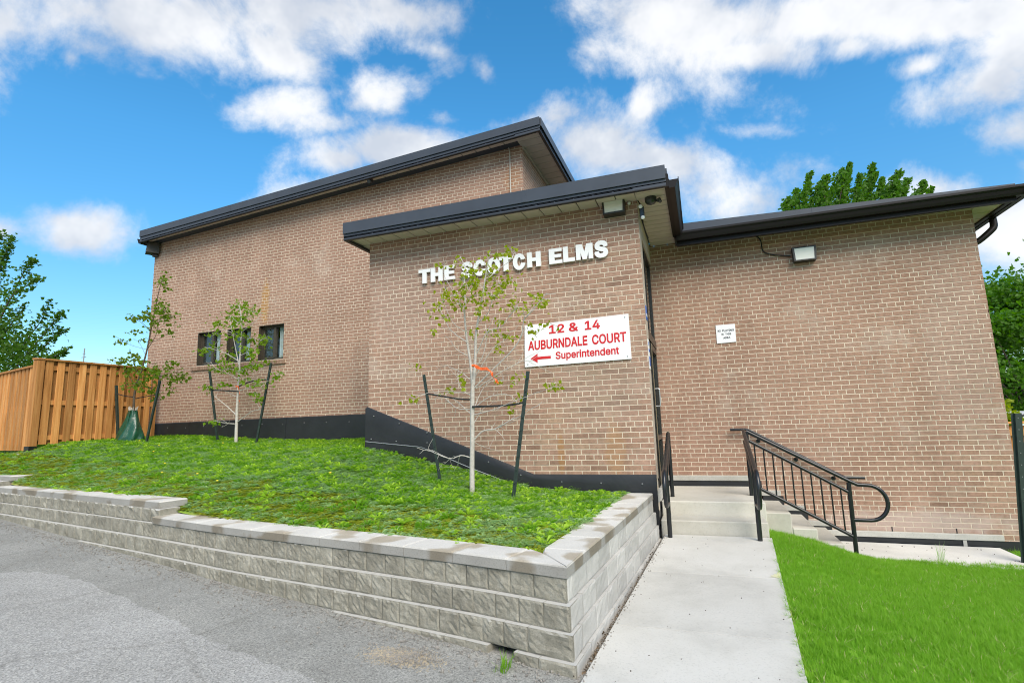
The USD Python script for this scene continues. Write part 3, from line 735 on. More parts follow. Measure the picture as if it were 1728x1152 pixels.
def brick_mesh(b, r):
    plane, p, q, lo, hi, fx = b
    d = .012; o = r.uniform(-.0012, .0012)
    if plane == 'y':
        P = [(p, fx + o, lo), (q, fx + o, lo), (q, fx + o, hi), (p, fx + o, hi)]; n = np.array([0, d, 0])
    elif plane == 'x':
        P = [(fx + o, p, lo), (fx + o, q, lo), (fx + o, q, hi), (fx + o, p, hi)]; n = np.array([-d, 0, 0])
    else:
        P = [(fx + o, q, lo), (fx + o, p, lo), (fx + o, p, hi), (fx + o, q, hi)]; n = np.array([d, 0, 0])
    P = np.array(P); e = .0022
    c = P.mean(0); inn = P + np.sign(c - P) * e * (np.abs(c - P) > 1e-9)
    ring = P + n * .22
    V = np.vstack([inn, ring, P + n])
    F = [(0, 1, 2, 3)]
    for k in range(4):
        l = (k + 1) % 4
        F += [(4 + k, 4 + l, l, k), (8 + k, 8 + l, 4 + l, 4 + k)]
    return V, F


def brick_px(b):
    plane, p, q, lo, hi, fx = b
    c = np.array([(p + q) / 2, fx, (lo + hi) / 2]) if plane == 'y' else np.array([fx, (p + q) / 2, (lo + hi) / 2])
    d = c - np.array([0, 0, CH]); z = d @ CF
    u, v = 864 + FOC * (d @ CR) / z, 576 - FOC * (d @ CU) / z
    if not (8 < u < 1720 and 8 < v < 1140) or plane != 'y' or lo < -.37:
        return 0
    if fx == YB and (v > 800 - .0 or lo < (1.66 if p < XL + .3 else .70) or (u < 905 and v > 690 + (u - 622) * .407)):
        return 0
    if fx == YW and u < 1136:
        return 0
    if fx == YB and hi > 4.12:
        return 0
    return (q - p) * (hi - lo) * FOC ** 2 / z ** 2


sizes = np.array([brick_px(b) for b in bricks])
chosen = set(np.argsort(-sizes)[:296].tolist())
r_ = np.random.default_rng(3)
rest = MB()
singles = []
for i, b in enumerate(bricks):
    v, f = brick_mesh(b, r_)
    if i in chosen:
        singles.append((v, f))
    else:
        rest.add(v, f)
obj('brickwork', rest, 'brick', bld, kind='stuff')
for v, f in singles:
    obj('brick', (v, f), 'brick', bld)


# ---- eaves
def fascia(p0, p1, out, zt0, zm0, zb0, zt1, zm1, zb1):
    """two-step metal fascia along p0 -> p1 (plan), facing 'out'; upper flashing stands proud of the lower band, with a dark drip line between"""
    p0, p1, out = np.array([*p0, 0.0]), np.array([*p1, 0.0]), np.array([*out, 0.0])
    def slab(o0, o1, a0, b0, a1, b1):
        return MB().hexa([p0 + out * o1 + [0, 0, b0], p1 + out * o1 + [0, 0, b1], p1 + out * o0 + [0, 0, b1], p0 + out * o0 + [0, 0, b0]],
                         [p0 + out * o1 + [0, 0, a0], p1 + out * o1 + [0, 0, a1], p1 + out * o0 + [0, 0, a1], p0 + out * o0 + [0, 0, a0]])
    obj('fascia_flashing', slab(-.05, .022, zt0, zm0, zt1, zm1), 'slate_metal', bld)
    obj('fascia_board', slab(-.05, .0, zm0 - .004, zb0, zm1 - .004, zb1), 'slate_metal', bld)
    obj('drip_edge', slab(-.05, .004, zb0 - .002, zb0 - .016, zb1 - .002, zb1 - .016), 'dark_seam', bld)


def panel_row(name, quad, n, mat_='soffit', gap=.014, th=.012, proud=0.0):
    """soffit panels: quad = corners a, b (one long side), c, d (other long side, b-c adjacent); n panels along a -> b"""
    a, b, c, d = [np.array(q, float) for q in quad]
    L_ = np.linalg.norm(b - a)
    for k in range(n):
        s0, s1 = k / n + gap / L_ / 2, (k + 1) / n - gap / L_ / 2
        q = [a + (b - a) * s0, a + (b - a) * s1, d + (c - d) * s1, d + (c - d) * s0]
        nz = np.array([0, 0, th])
        if np.cross(q[1] - q[0], q[2] - q[0])[2] < 0:
            q = q[::-1]
        obj(name, MB().hexa([p for p in q], [p + nz for p in q]), mat_, bld)
    nz = np.array([0, 0, th + .002])
    q = [a, b, c, d]
    if np.cross(q[1] - q[0], q[2] - q[0])[2] < 0:
        q = q[::-1]
    obj('soffit_backing', MB().hexa([p + nz for p in q], [p + nz * 2 for p in q]), 'soffit_gap', bld)


# tall part
TFL, TFR, YTF = -12.42, -2.35, 8.604
s = .0623
tb = lambda x: 6.573 + s * (x - TFR)
fascia((TFL, YTF), (TFR, YTF), (0, -1), tb(TFL) + .245 + .02, tb(TFL) + .09 + .02, tb(TFL), 6.818, 6.664, 6.573)
fascia((TFR, YTF + .02), (TFR, 15), (1, 0), 6.815, 6.66, 6.57, 6.815, 6.66, 6.57)
panel_row('soffit_panel', [(TFL + .05, YTF, tower_roof(TFL) + .012), (XTR, YTF, tower_roof(XTR) + .012), (XTR, YT + .02, tower_roof(XTR) + .07), (TFL + .05, YT + .02, tower_roof(TFL) + .09)], 33)
panel_row('soffit_panel', [(XTR - .02, YTF, 6.562), (XTR - .02, 15, 6.562), (TFR - .0, 15, 6.585), (TFR - .0, YTF, 6.585)], 26)
obj('soffit_trim', MB().box(XTR, XTR + .025, YT + .02, 15, 6.51, 6.562), 'soffit', bld)
m = MB(); m.add([(TFL, YTF, tb(TFL) + .24), (TFR, YTF, 6.79), (TFR, 17.3, 6.79), (TFL, 17.3, tb(TFL) + .24), (TFL, YTF + .02, tb(TFL) + .05), (TFR, YTF + .02, 6.62), (TFR, 17.3, 6.62), (TFL, 17.3, tb(TFL) + .05)],
               [(0, 1, 2, 3), (7, 6, 5, 4), (0, 4, 5, 1), (1, 5, 6, 2), (2, 6, 7, 3), (3, 7, 4, 0)])
obj('roof', m, 'slate_metal', bld)


def gutter(p0, p1, out, z0, z1, mat_='brown_metal'):
    """K-style gutter: profile swept from p0 to p1"""
    p0, p1, out = np.array([*p0, 0.0]), np.array([*p1, 0.0]), np.array([*out, 0.0])
    prof = [(0, 0), (.07, 0), (.085, .03), (.098, .07), (.12, .095), (.12, .125), (.112, .125), (.108, .1), (.012, .10), (0, .125)]
    v, n = [], len(prof)
    for p, z in ((p0, z0), (p1, z1)):
        v += [p + out * a + np.array([0, 0, z + b]) for a, b in prof]
    f = [(k, (k + 1) % n, n + (k + 1) % n, n + k) for k in range(n)]
    m = MB().add(v, f)
    c0, c1 = [0, 1, 2, 3, 4, 5, 6, 7, 8, 9], None
    from trimesh.creation import triangulate_polygon
    pv, pf = triangulate_polygon(Polygon(prof), engine='earcut')
    for base, p, z in ((0, p0, z0), (1, p1, z1)):
        m.add([p + out * a + np.array([0, 0, z + b]) for a, b in pv], pf)
    obj('gutter', m, mat_, bld)


gutter((TFL, YTF + .02), (TFL, 14.5), (-1, 0), tb(TFL) - .03, tb(TFL) - .03)
fascia((TFL + .02, 14.9), (TFL + .02, YTF + .05), (-1, 0), tb(TFL) + .2, tb(TFL) + .1, tb(TFL), tb(TFL) + .2, tb(TFL) + .1, tb(TFL))
m = MB().tube([(XTL - .05, 9.4, tb(TFL) - .02), (XTL - .05, 9.3, 5.7), (XTL - .05, 9.12, 5.4), (XTL - .05, 9.1, 2.0), (XTL - .05, 9.1, 1.2)], .04, 8)
obj('downspout', m, 'brown_metal', bld)

# entrance block
BFL, BFR, YBF = -4.858, -.19, 6.38
fascia((BFL, YBF), (BFR, YBF), (0, -1), 4.402, 4.232, 4.152, 4.402, 4.232, 4.152)
fascia((BFL + .0, YT - .02), (BFL + .0, YBF + .02), (-1, 0), 4.395, 4.23, 4.15, 4.395, 4.23, 4.15)
ZS = 4.168
panel_row('soffit_panel', [(BFL, YBF, ZS), (XC, YBF, ZS), (XC, YB + .02, ZS + .012), (BFL, YB + .02, ZS + .012)], 17)
panel_row('soffit_panel', [(BFL, YB + .02, ZS), (BFL, YT - .02, ZS), (XL, YT - .02, ZS + .006), (XL, YB + .02, ZS + .006)], 9)
panel_row('soffit_panel', [(XC, YBF, ZS), (XC, YW - .01, ZS), (BFR, YW - .01, ZS), (BFR, YBF, ZS)], 14)
gutter((BFR + .03, YBF + .02), (BFR + .03, 8.235), (1, 0), 4.115, 4.115)
m = MB().box(BFR - .02, BFR + .03, YBF + .024, 8.36, 4.14, 4.30)
obj('fascia_board', m, 'brown_metal', bld)
m = MB().box(BFL + .02, BFR + .02, YBF + .02, YT - .01, 4.30, 4.37); obj('roof', m, 'slate_metal', bld)

for x in (-9.6, -6.4):
    z0_, z1_ = tb(x) + .113, 6.818 - .0623 * (TFR - x) * .985
    obj('flashing_lap', MB().box(x - .03, x + .03, YTF - .0245, YTF - .0222, z0_, z1_), 'slate_metal', bld)
obj('flashing_lap', MB().box(-2.03, -1.97, YBF - .0245, YBF - .0222, 4.236, 4.400), 'slate_metal', bld)
# wing
YWF, WFL, WFR = 8.353, -.014, 4.06
WGB = 4.045
fz = lambda x: 4.204 - .0216 * (x + .014)
m = MB()
m.hexa([(BFR, YWF - .02, fz(BFR)), (WFR, YWF - .02, fz(WFR)), (WFR, YWF + .05, fz(WFR)), (BFR, YWF + .05, fz(BFR))],
       [(BFR, YWF - .02, fz(BFR) + .130), (WFR, YWF - .02, fz(WFR) + .105), (WFR, YWF + .05, fz(WFR) + .105), (BFR, YWF + .05, fz(BFR) + .130)])
obj('fascia_flashing', m, 'slate_metal', bld)
obj('flashing_lap', MB().box(1.72, 1.78, YWF - .0225, YWF - .0202, fz(1.75) + .004, fz(1.75) + .116), 'slate_metal', bld)
m = MB().box(BFR + .03, WFR, YWF, YWF + .05, WGB - .055, 4.10); obj('fascia_board', m, 'brown_metal', bld)
m = MB().hexa([(BFR, YWF - .012, fz(BFR) - .09), (WFR, YWF - .012, fz(WFR) - .05), (WFR, YWF + .04, fz(WFR) - .05), (BFR, YWF + .04, fz(BFR) - .09)],
              [(BFR, YWF - .012, fz(BFR) - .003), (WFR, YWF - .012, fz(WFR) - .003), (WFR, YWF + .04, fz(WFR) - .003), (BFR, YWF + .04, fz(BFR) - .003)])
obj('fascia_board', m, 'brown_metal', bld)
gutter((BFR + .03, YWF), (WFR + .18, YWF), (0, -1), WGB + .01, WGB + .0)
gutter((WFR + .06, YWF - .12), (WFR + .06, 13.5), (1, 0), WGB - .0, WGB - .0)
m = MB().box(WFR, WFR + .06, YWF - .0, 13.5, WGB + .01, 4.10); obj('fascia_board', m, 'brown_metal', bld)
panel_row('soffit_panel', [(BFR + .03, YWF + .05, 4.085), (XR, YWF + .05, 4.085), (XR, YW + .01, wing_roof(XR) + .0), (BFR + .03, YW + .01, wing_roof(-.1) + .0)], 14)
panel_row('soffit_panel', [(XR, YWF + .05, 4.080), (XR, 13.5, 4.080), (WFR, 13.5, 4.080), (WFR, YWF + .05, 4.080)], 18)
m = MB().hexa([(BFR, YWF + .05, 4.12), (WFR, YWF + .05, 4.12), (WFR, 16.3, 4.12), (BFR, 16.3, 4.12)], [(BFR, YWF + .05, 4.30), (WFR, YWF + .05, 4.20), (WFR, 16.3, 4.20), (BFR, 16.3, 4.30)])
obj('roof', m, 'slate_metal', bld)
m = MB().tube(catmull([(WFR + .12, 9.25, WGB + .02), (WFR + .12, 9.25, WGB - .10), (WFR + .07, 9.25, WGB - .17), (XR + .22, 9.25, WGB - .30), (XR + .06, 9.25, WGB - .38), (XR + .05, 9.25, WGB - .48), (XR + .05, 9.25, 2.0), (XR + .05, 9.25, -.4)], 4), .045, 10)
obj('downspout', m, 'brown_metal', bld, smooth=40)

# base membrane: black sheets with screws, stepped along the slope
zf_t = lambda x: 1.586 + (x + 12.15) * .0036
for x0, x1 in ((XTL - .01, -10.9), (-10.9, -8.2), (-8.2, -5.28), (-5.28, XL)):
    m = MB().hexa([(x0 + .004, YT - .022, .5), (x1 - .004, YT - .022, .5), (x1 - .004, YT - .002, .5), (x0 + .004, YT - .002, .5)],
                  [(x0 + .004, YT - .022, zf_t(x0)), (x1 - .004, YT - .022, zf_t(x1)), (x1 - .004, YT - .002, zf_t(x1) + .02), (x0 + .004, YT - .002, zf_t(x0) + .02)])
    obj('base_membrane', m, 'membrane', bld)


def flash_top(x):
    return np.interp(x, [XL - .02, -2.13, XC], [1.650, .676, .672])


xsn = list(np.linspace(XL - .02, -2.13, 14)) + [-1.6, -1.1, XC + .004]
v, f = [], []
for k, x in enumerate(xsn):
    bul = .014 + .010 * math.sin(k * 2.1) ** 2
    zt_ = float(flash_top(x)); zb_ = float(np.interp(x, [XL, -2.9, XC], [1.15, .70, .30]))
    v += [(x, YB - .002, zt_ + .015), (x, YB - .018, zt_), (x, YB - .018 - bul, (zt_ * .6 + zb_ * .4)), (x, YB - .026, zb_), (x, YB - .026, zb_ - .8)]
for k in range(len(xsn) - 1):
    for j in range(4):
        f.append((k * 5 + j, k * 5 + j + 1, k * 5 + 6 + j, k * 5 + 5 + j))
obj('base_membrane', (np.array(v), np.array(f)), 'membrane', bld, smooth=50)
m = MB(); seam = [(x, YB - .031, float(np.interp(x, [XL - .02, -3.75, -3.05, -2.4], [1.155, 1.06, .785, .56]))) for x in np.linspace(XL - .02, -2.4, 16)]
m.tube(seam, .006, 5); obj('membrane_seam', m, 'galvanised', bld)
m = MB().box(XL - .036, XL - .002, YB - .02, YT - .02, .5, 1.64); obj('base_membrane', m, 'membrane', bld)
m = MB()
scr = [(XL + .12, 1.52), (XL + .55, 1.40), (XL + 1.0, 1.26), (XL + .08, 1.19), (XL + .5, 1.15), (XL + 1.0, 1.12), (-2.75, .85), (-1.75, .60), (-1.25, .585), (-.75, .58), (-2.3, .68)]
for x, z in scr:
    p = np.array([x, YB - .036, z]); m.tube([p, p + [0, -.006, 0]], [.011, .006], 8)
for x in np.arange(XTL + .3, XL - .2, .55):
    p = np.array([x, YT - .022, 1.49 + .01 * math.sin(x * 7)]); m.tube([p, p + [0, -.005, 0]], [.010, .005], 8)
obj('screws', m, 'screw', bld, kind='stuff')

# wing base: stepped concrete ledge over black membrane
L_levels = [(XC, .66, .481, .328), (.66, .93, .272, .134), (.93, 1.22, .070, -.05), (1.22, 1.50, -.130, -.218)]
for x0, x1, zl, zb in L_levels:
    m = MB().rbox(x0 + .002, x1 + .05, YW - .035, YW + .02, zl - .075, zl, .006); obj('ledge', m, 'ledge', bld)
    m = MB().box(x0 + .002, x1 + .08, YW - .022, YW + .01, zb - .3, zl - .077); obj('base_membrane', m, 'membrane', bld)
m = MB().rbox(1.50, 3.50, YW - .035, YW + .02, -.327, -.252, .006); obj('ledge', m, 'ledge', bld)
m = MB().box(1.50, 3.76, YW - .022, YW + .01, -.8, -.329); obj('base_membrane', m, 'membrane', bld)
m = MB().box(3.06, 3.10, YW - .034, YW - .023, -.55, -.329); obj('membrane_seam', m, 'ledge', bld)
m = MB()
for x in (2.30, 3.02):
    m.box(x - .006, x + .006, YW - .003, YW + .02, -.25, -.19)
obj('weep_hole', m, 'dark_inside', bld)

# entrance: glazed screen and door in the right side of the block (looks to +x)
m = MB().box(XC - .22, XC, YB + .009, YB + .30, .62, 4.17); obj('trim_return', m, 'trim_stone', bld)
m = MB().rbox(XC - .2, XC + .012, YB - .012, YB + .30, .36, .50, .005); obj('threshold', m, 'ledge', bld)
m = MB().rbox(XC - .2, XC + .012, YB + .305, YW - .04, .33, .43, .005); obj('threshold', m, 'ledge', bld)
m = MB().box(XC - .22, XC - .004, YB + .0, YW - .04, -.3, .36); obj('base_membrane', m, 'membrane', bld)
m = MB().box(XC - .22, XC - .02, YB + .30, YW - .01, 3.86, 4.17); obj('top_panel', m, 'soffit', bld)
door = tag(UsdGeom.Xform.Define(stage, str(bld.GetPath()) + '/door'))
fx0, fx1 = XC - .10, XC - .04
DY0, DY1 = YB + .30, YW - .012
m = MB(); m.box(fx0, fx1, DY0, DY0 + .06, .43, 3.86); m.box(fx0, fx1, DY1 - .06, DY1, .43, 3.86); m.box(fx0, fx1, DY0 + .06, DY1 - .06, 3.79, 3.858); m.box(fx0 - .02, fx1 + .02, DY0 + .06, DY1 - .06, 2.44, 2.56)
m.box(fx0, fx1, 7.66, 7.72, .43, 2.44); m.box(fx0, fx1, 7.78, 7.84, 2.56, 3.79)
obj('frame', m, 'door_frame', door)
m = MB(); m.box(fx0 + .01, fx1 + .012, 7.72, 7.80, .45, 2.43); m.box(fx0 + .01, fx1 + .012, 8.60, 8.69, .45, 2.43); m.box(fx0 + .01, fx1 + .012, 7.80, 8.60, 2.34, 2.43); m.box(fx0 + .01, fx1 + .012, 7.80, 8.60, .45, .62); m.box(fx0 + .01, fx1 + .012, 7.80, 8.60, 1.05, 1.12)
obj('door_leaf', m, 'door_frame', door)
m = MB().box(fx1 + .013, fx1 + .018, 7.735, 7.785, .46, 2.42); obj('edge_strip', m, 'brass_stile', door)
m = MB(); m.box(fx0 + .03, fx0 + .036, 7.80, 8.60, .62, 2.34); m.box(fx0 + .03, fx0 + .036, DY0 + .06, 7.66, .45, 2.44); m.box(fx0 + .03, fx0 + .036, DY0 + .06, 7.78, 2.56, 3.79); m.box(fx0 + .03, fx0 + .036, 7.84, DY1 - .06, 2.56, 3.79)
obj('glass', m, 'pane', door)
hy = 7.77
m = MB().tube(catmull([(fx1 + .01, hy, 1.77), (fx1 + .07, hy, 1.77), (fx1 + .078, hy, 1.74), (fx1 + .078, hy, 1.56), (fx1 + .07, hy, 1.53), (fx1 + .01, hy, 1.53)], 4), .010, 8)
obj('handle', m, 'steel', door, smooth=True)
m = MB().box(XC - 1.6, XC - 1.5, DY0, DY1, .4, 4.1); m.box(XC - 1.5, XC - .2, DY0, DY1, .30, .40); m.box(XC - 1.5, XC - .165, YW - .010, YW + .0, .30, 4.15)
obj('lobby_wall', m, 'dark_inside', bld)

# windows
for k, w in enumerate(WINS):
    x0, x1, z0, z1 = w
    win = tag(UsdGeom.Xform.Define(stage, numbered(str(bld.GetPath()), 'window')))
    ya, yb = YT + .085, YT + .15
    m = MB(); t = .05
    m.box(x0, x0 + t, ya, yb, z0, z1); m.box(x1 - t, x1, ya, yb, z0, z1); m.box(x0 + t, x1 - t, ya, yb, z1 - t, z1); m.box(x0 + t, x1 - t, ya, yb, z0, z0 + t)
    xm = x0 + (x1 - x0) * .55
    m.box(xm - .03, xm + .03, ya - .012, yb - .002, z0 + t, z1 - t)
    obj('frame', m, 'frame_bronze', win)
    m = MB(); q = .028
    m.box(x0 + t, x0 + t + q, ya + .012, yb - .012, z0 + t, z1 - t); m.box(xm - .03 - q, xm - .031, ya + .012, yb - .012, z0 + t, z1 - t); m.box(x0 + t + q, xm - .03 - q, ya + .012, yb - .012, z1 - t - q, z1 - t); m.box(x0 + t + q, xm - .03 - q, ya + .012, yb - .012, z0 + t, z0 + t + q)
    obj('sash', m, 'frame_bronze', win)
    obj('pane', MB().box(x0 + t + q, xm - .03 - q, ya + .035, ya + .039, z0 + t + q, z1 - t - q), 'pane', win)
    obj('pane', MB().box(xm + .031, x1 - t, ya + .03, ya + .034, z0 + t, z1 - t), 'pane', win)
    n = 26; cx = np.linspace(xm - .02 + (.07 if k == 2 else .05), x1 - .01, n); cy = YT + .165 + .008 * np.sin(np.arange(n) * 1.3 + k)
    v = [(a, b, z) for a, b in zip(cx, cy) for z in (z0 + .02, z1 - .02)]
    obj('curtain', (np.array(v), np.array([(2 * i, 2 * i + 2, 2 * i + 3, 2 * i + 1) for i in range(n - 1)])), 'curtain', win, smooth=True)
    m = MB(); q2 = .012
    m.box(x0, x0 + q2, YT + .004, ya - .001, z0, z1); m.box(x1 - q2, x1, YT + .004, ya - .001, z0, z1); m.box(x0 + q2, x1 - q2, YT + .004, ya - .001, z1 - q2, z1); m.box(x0 + q2, x1 - q2, YT + .004, ya - .001, z0, z0 + q2)
    obj('lining', m, 'frame_bronze', win)
    obj('insect_screen', MB().box(x0 + t + q, xm - .03 - q, ya + .052, ya + .055, z0 + t + q, z1 - t - q), 'screen_grey', win)
    obj('room', MB().box(x0 - .3, x1 + .3, YT + .9, YT + .95, z0 - .4, z1 + .3), 'dark_inside', win)
# sloping brick sill shared by the three windows
sx0, sx1 = at(323.4, 629.7, YT)[0], at(482.2, 617.2, YT)[0]
nb = int(round((sx1 - sx0) / .0715))
sill = tag(UsdGeom.Xform.Define(stage, str(bld.GetPath()) + '/window_sill'))
obj('sill_bed', MB().box(sx0, sx1, YT - .018, YT + .08, 2.78, 2.84), 'mortar', sill)
for k in range(nb):
    a, b = sx0 + (sx1 - sx0) * k / nb + .004, sx0 + (sx1 - sx0) * (k + 1) / nb - .004
    m = MB().hexa([(a, YT - .032, 2.765), (b, YT - .032, 2.765), (b, YT + .085, 2.79), (a, YT + .085, 2.79)], [(a, YT - .038, 2.842), (b, YT - .038, 2.842), (b, YT + .085, 2.869), (a, YT + .085, 2.869)])
    obj('sill_brick', m, 'brick', sill)
# thin pale conduit down the tall front, near its right corner
m = MB().tube([at(857, 245, YT - .015), at(860, 255, YT - .02), at(861.2, 300, YT - .02), at(862, 330, YT - .02)], .012, 6)
obj('conduit', m, 'conduit', bld)

# ------------------------------------------------------------------ lettering and signs


def glyph_poly(text, grow=0.0):
    """outline of a text: capitals 1 tall, starting at x = 0"""
    mm = meshkit.text_mesh(text, 1.0, .1, bold=True)
    fc = mm.faces[mm.face_normals[:, 2] > .9]
    P = unary_union([Polygon(mm.vertices[t][:, :2]).buffer(.002) for t in fc])
    if grow:
        P = P.buffer(grow, join_style=2)
    return P


def fit(poly, x0, x1, y0, y1):
    from shapely import affinity
    a, b, c, d = poly.bounds
    poly = affinity.translate(poly, -a, -b)
    poly = affinity.scale(poly, (x1 - x0) / (c - a), (y1 - y0) / (d - b), origin=(0, 0))
    return affinity.translate(poly, x0, y0).simplify(.0006)


def block_letter(ch):
    if ch == 'T': return unary_union([sbox(0, .77, .84, 1), sbox(.27, 0, .57, 1)])
    if ch == 'H': return unary_union([sbox(0, 0, .31, 1), sbox(.57, 0, .88, 1), sbox(0, .385, .88, .62)])
    if ch == 'E': return unary_union([sbox(0, 0, .31, 1), sbox(0, 0, .75, .22), sbox(0, .40, .69, .61), sbox(0, .785, .735, 1)])
    if ch == 'L': return unary_union([sbox(0, 0, .31, 1), sbox(0, 0, .73, .235)])
    if ch == 'M': return unary_union([sbox(0, 0, .27, 1), sbox(.77, 0, 1.04, 1), Polygon([(0, 1), (.38, 1), (.655, .0), (.40, .0), (.12, 1)]), Polygon([(1.04, 1), (.66, 1), (.385, .0), (.64, .0), (.92, 1)])])
    ring = lambda rx, ry: Polygon([(.44 + rx * math.cos(a), .5 + ry * math.sin(a)) for a in np.linspace(0, 2 * math.pi, 49)[:-1]])
    o = ring(.44, .5).difference(ring(.145, .265))
    if ch == 'O': return o
    if ch == 'C': return o.difference(Polygon([(.50, .50), (1.0, .37), (1.2, .5), (.95, .66)]).buffer(.02)).difference(sbox(.585, .40, 1.2, .615))
    return glyph_poly(ch, .065)


letters = thing('wall_lettering', 'white raised capital letters reading THE SCOTCH ELMS high on the entrance block', 'lettering')
ext = [('T', 188, 262), ('H', 266, 342), ('E', 353, 420), ('S', 463, 536), ('C', 541, 622), ('O', 628, 713), ('T', 707, 795), ('C', 796, 875), ('H', 888, 975), ('E', 1029, 1113), ('L', 1120, 1194), ('M', 1203, 1311), ('S', 1322, 1409)]
for ch, a, b in ext:
    pxa, pxb = 660 + a / 3.841, 660 + b / 3.841
    ym = lambda px: 479.5 + (px - 716) * (433 - 479.5) / (1027 - 716)
    A, B2 = at(pxa, ym(pxa) - 12, YB), at(pxb, ym(pxb) - 12, YB)
    base = .5 * (at(pxa, ym(pxa), YB)[2] + at(pxb, ym(pxb), YB)[2])
    rd = .012 if ch in 'SCO' else 0
    pl = fit(block_letter(ch), A[0], B2[0], base - rd, base + .212 + rd)
    m = MB().prism(pl, lambda v: np.column_stack([v[:, 0], YB - .045 + 0 * v[:, 0] + (.026 - v[:, 2]), v[:, 1]]), .026)
    obj('letter', m, 'white_letter', letters)


def board(corners_px, Y, th):
    P = [at(px, py, Y - th) for px, py in corners_px]   # tl, tr, br, bl
    return P


def sign_map(P, th):
    tl, tr, br, bl = P
    def f(v):
        u, w, d = v[:, 0:1], v[:, 1:2], v[:, 2:3]
        top, bot = tl + (tr - tl) * u, bl + (br - bl) * u
        return top + (bot - top) * (1 - w) + np.array([0, -1.0, 0]) * d
    return f


P = board([(885.3, 549.5), (1060.3, 529.2), (1065.7, 605.2), (885.7, 619.5)], YB, .02)
sg = thing('address_sign', 'white board with red lettering 12 & 14 AUBURNDALE COURT and an arrow, on the entrance block', 'sign')
bk = [p + np.array([0, .02, 0]) for p in P]
obj('board', MB().hexa([P[3], P[2], bk[2], bk[3]], [P[0], P[1], bk[1], bk[0]]), 'white_board', sg)
smap = sign_map(P, .02)


def sign_text(parent, text, u0, u1, v0, v1, mat_, smap_, grow=0.0, depth=.0025, desc=0.0):
    pl = fit(glyph_poly(text, grow), u0, u1, 1 - v1, 1 - v0)
    m = MB().prism(pl, smap_, depth)
    obj('print', m, mat_, parent)


for tx, u0, u1 in (('12', .245, .395), ('&', .44, .53), ('14', .592, .735)):
    sign_text(sg, tx, u0, u1, .055, .262, 'red_print', smap, .012)
sign_text(sg, 'AUBURNDALE', .035, .612, .388, .612, 'red_print', smap, .016)
sign_text(sg, 'COURT', .655, .968, .388, .612, 'red_print', smap, .016)
sign_text(sg, 'Superintendent', .305, .895, .695, .915, 'red_print', smap, .012)
m = MB().prism(Polygon([(.058, .19), (.128, .30), (.128, .222), (.258, .222), (.258, .158), (.128, .158), (.128, .08)]), smap, .0025)
obj('arrow', m, 'red_print', sg)
m = MB()
for u, v in ((.03, .06), (.965, .06), (.03, .93), (.965, .93)):
    c = smap(np.array([[u, v, 0.0]]))[0]; m.tube([c, c + [0, -.004, 0]], [.009, .005], 7)
obj('screws', m, 'screw', sg)

P = board([(1207.5, 548.8), (1240.0, 546.2), (1242.6, 576.4), (1210.0, 579.6)], YW, .012)
sg = thing('notice_sign', 'small white notice reading NO PLAYING IN THIS AREA on the wing wall', 'sign')
bk = [p + np.array([0, .012, 0]) for p in P]
obj('board', MB().hexa([P[3], P[2], bk[2], bk[3]], [P[0], P[1], bk[1], bk[0]]), 'white_board', sg)
smap = sign_map(P, .012)
for tx, u0, u1, v0, v1 in (('NO', .09, .24, .27, .39), ('PLAYING', .32, .93, .27, .39), ('IN', .27, .38, .47, .58), ('THIS', .47, .77, .47, .58), ('AREA', .35, .71, .67, .78)):
    sign_text(sg, tx, u0, u1, v0, v1, 'black_print', smap, .012, .0015)

sg = thing('door_notice', 'narrow white and blue notice on the stone return beside the entrance door', 'sign')
obj('board', MB().box(XC + .001, XC + .006, YB + .07, YB + .25, 1.98, 2.36), 'white_board', sg)
obj('print', MB().box(XC + .0065, XC + .008, YB + .09, YB + .23, 2.02, 2.14).box(XC + .0065, XC + .008, YB + .09, YB + .23, 2.20, 2.24).box(XC + .0065, XC + .008, YB + .12, YB + .18, 2.28, 2.33), 'blue_print', sg)
sg = thing('door_notice', 'small blue notice above the white one beside the entrance door', 'sign')
obj('board', MB().box(XC + .001, XC + .006, YB + .10, YB + .25, 2.62, 2.80), 'blue_print', sg)
obj('print', MB().box(XC + .0065, XC + .008, YB + .12, YB + .23, 2.66, 2.70), 'white_board', sg)


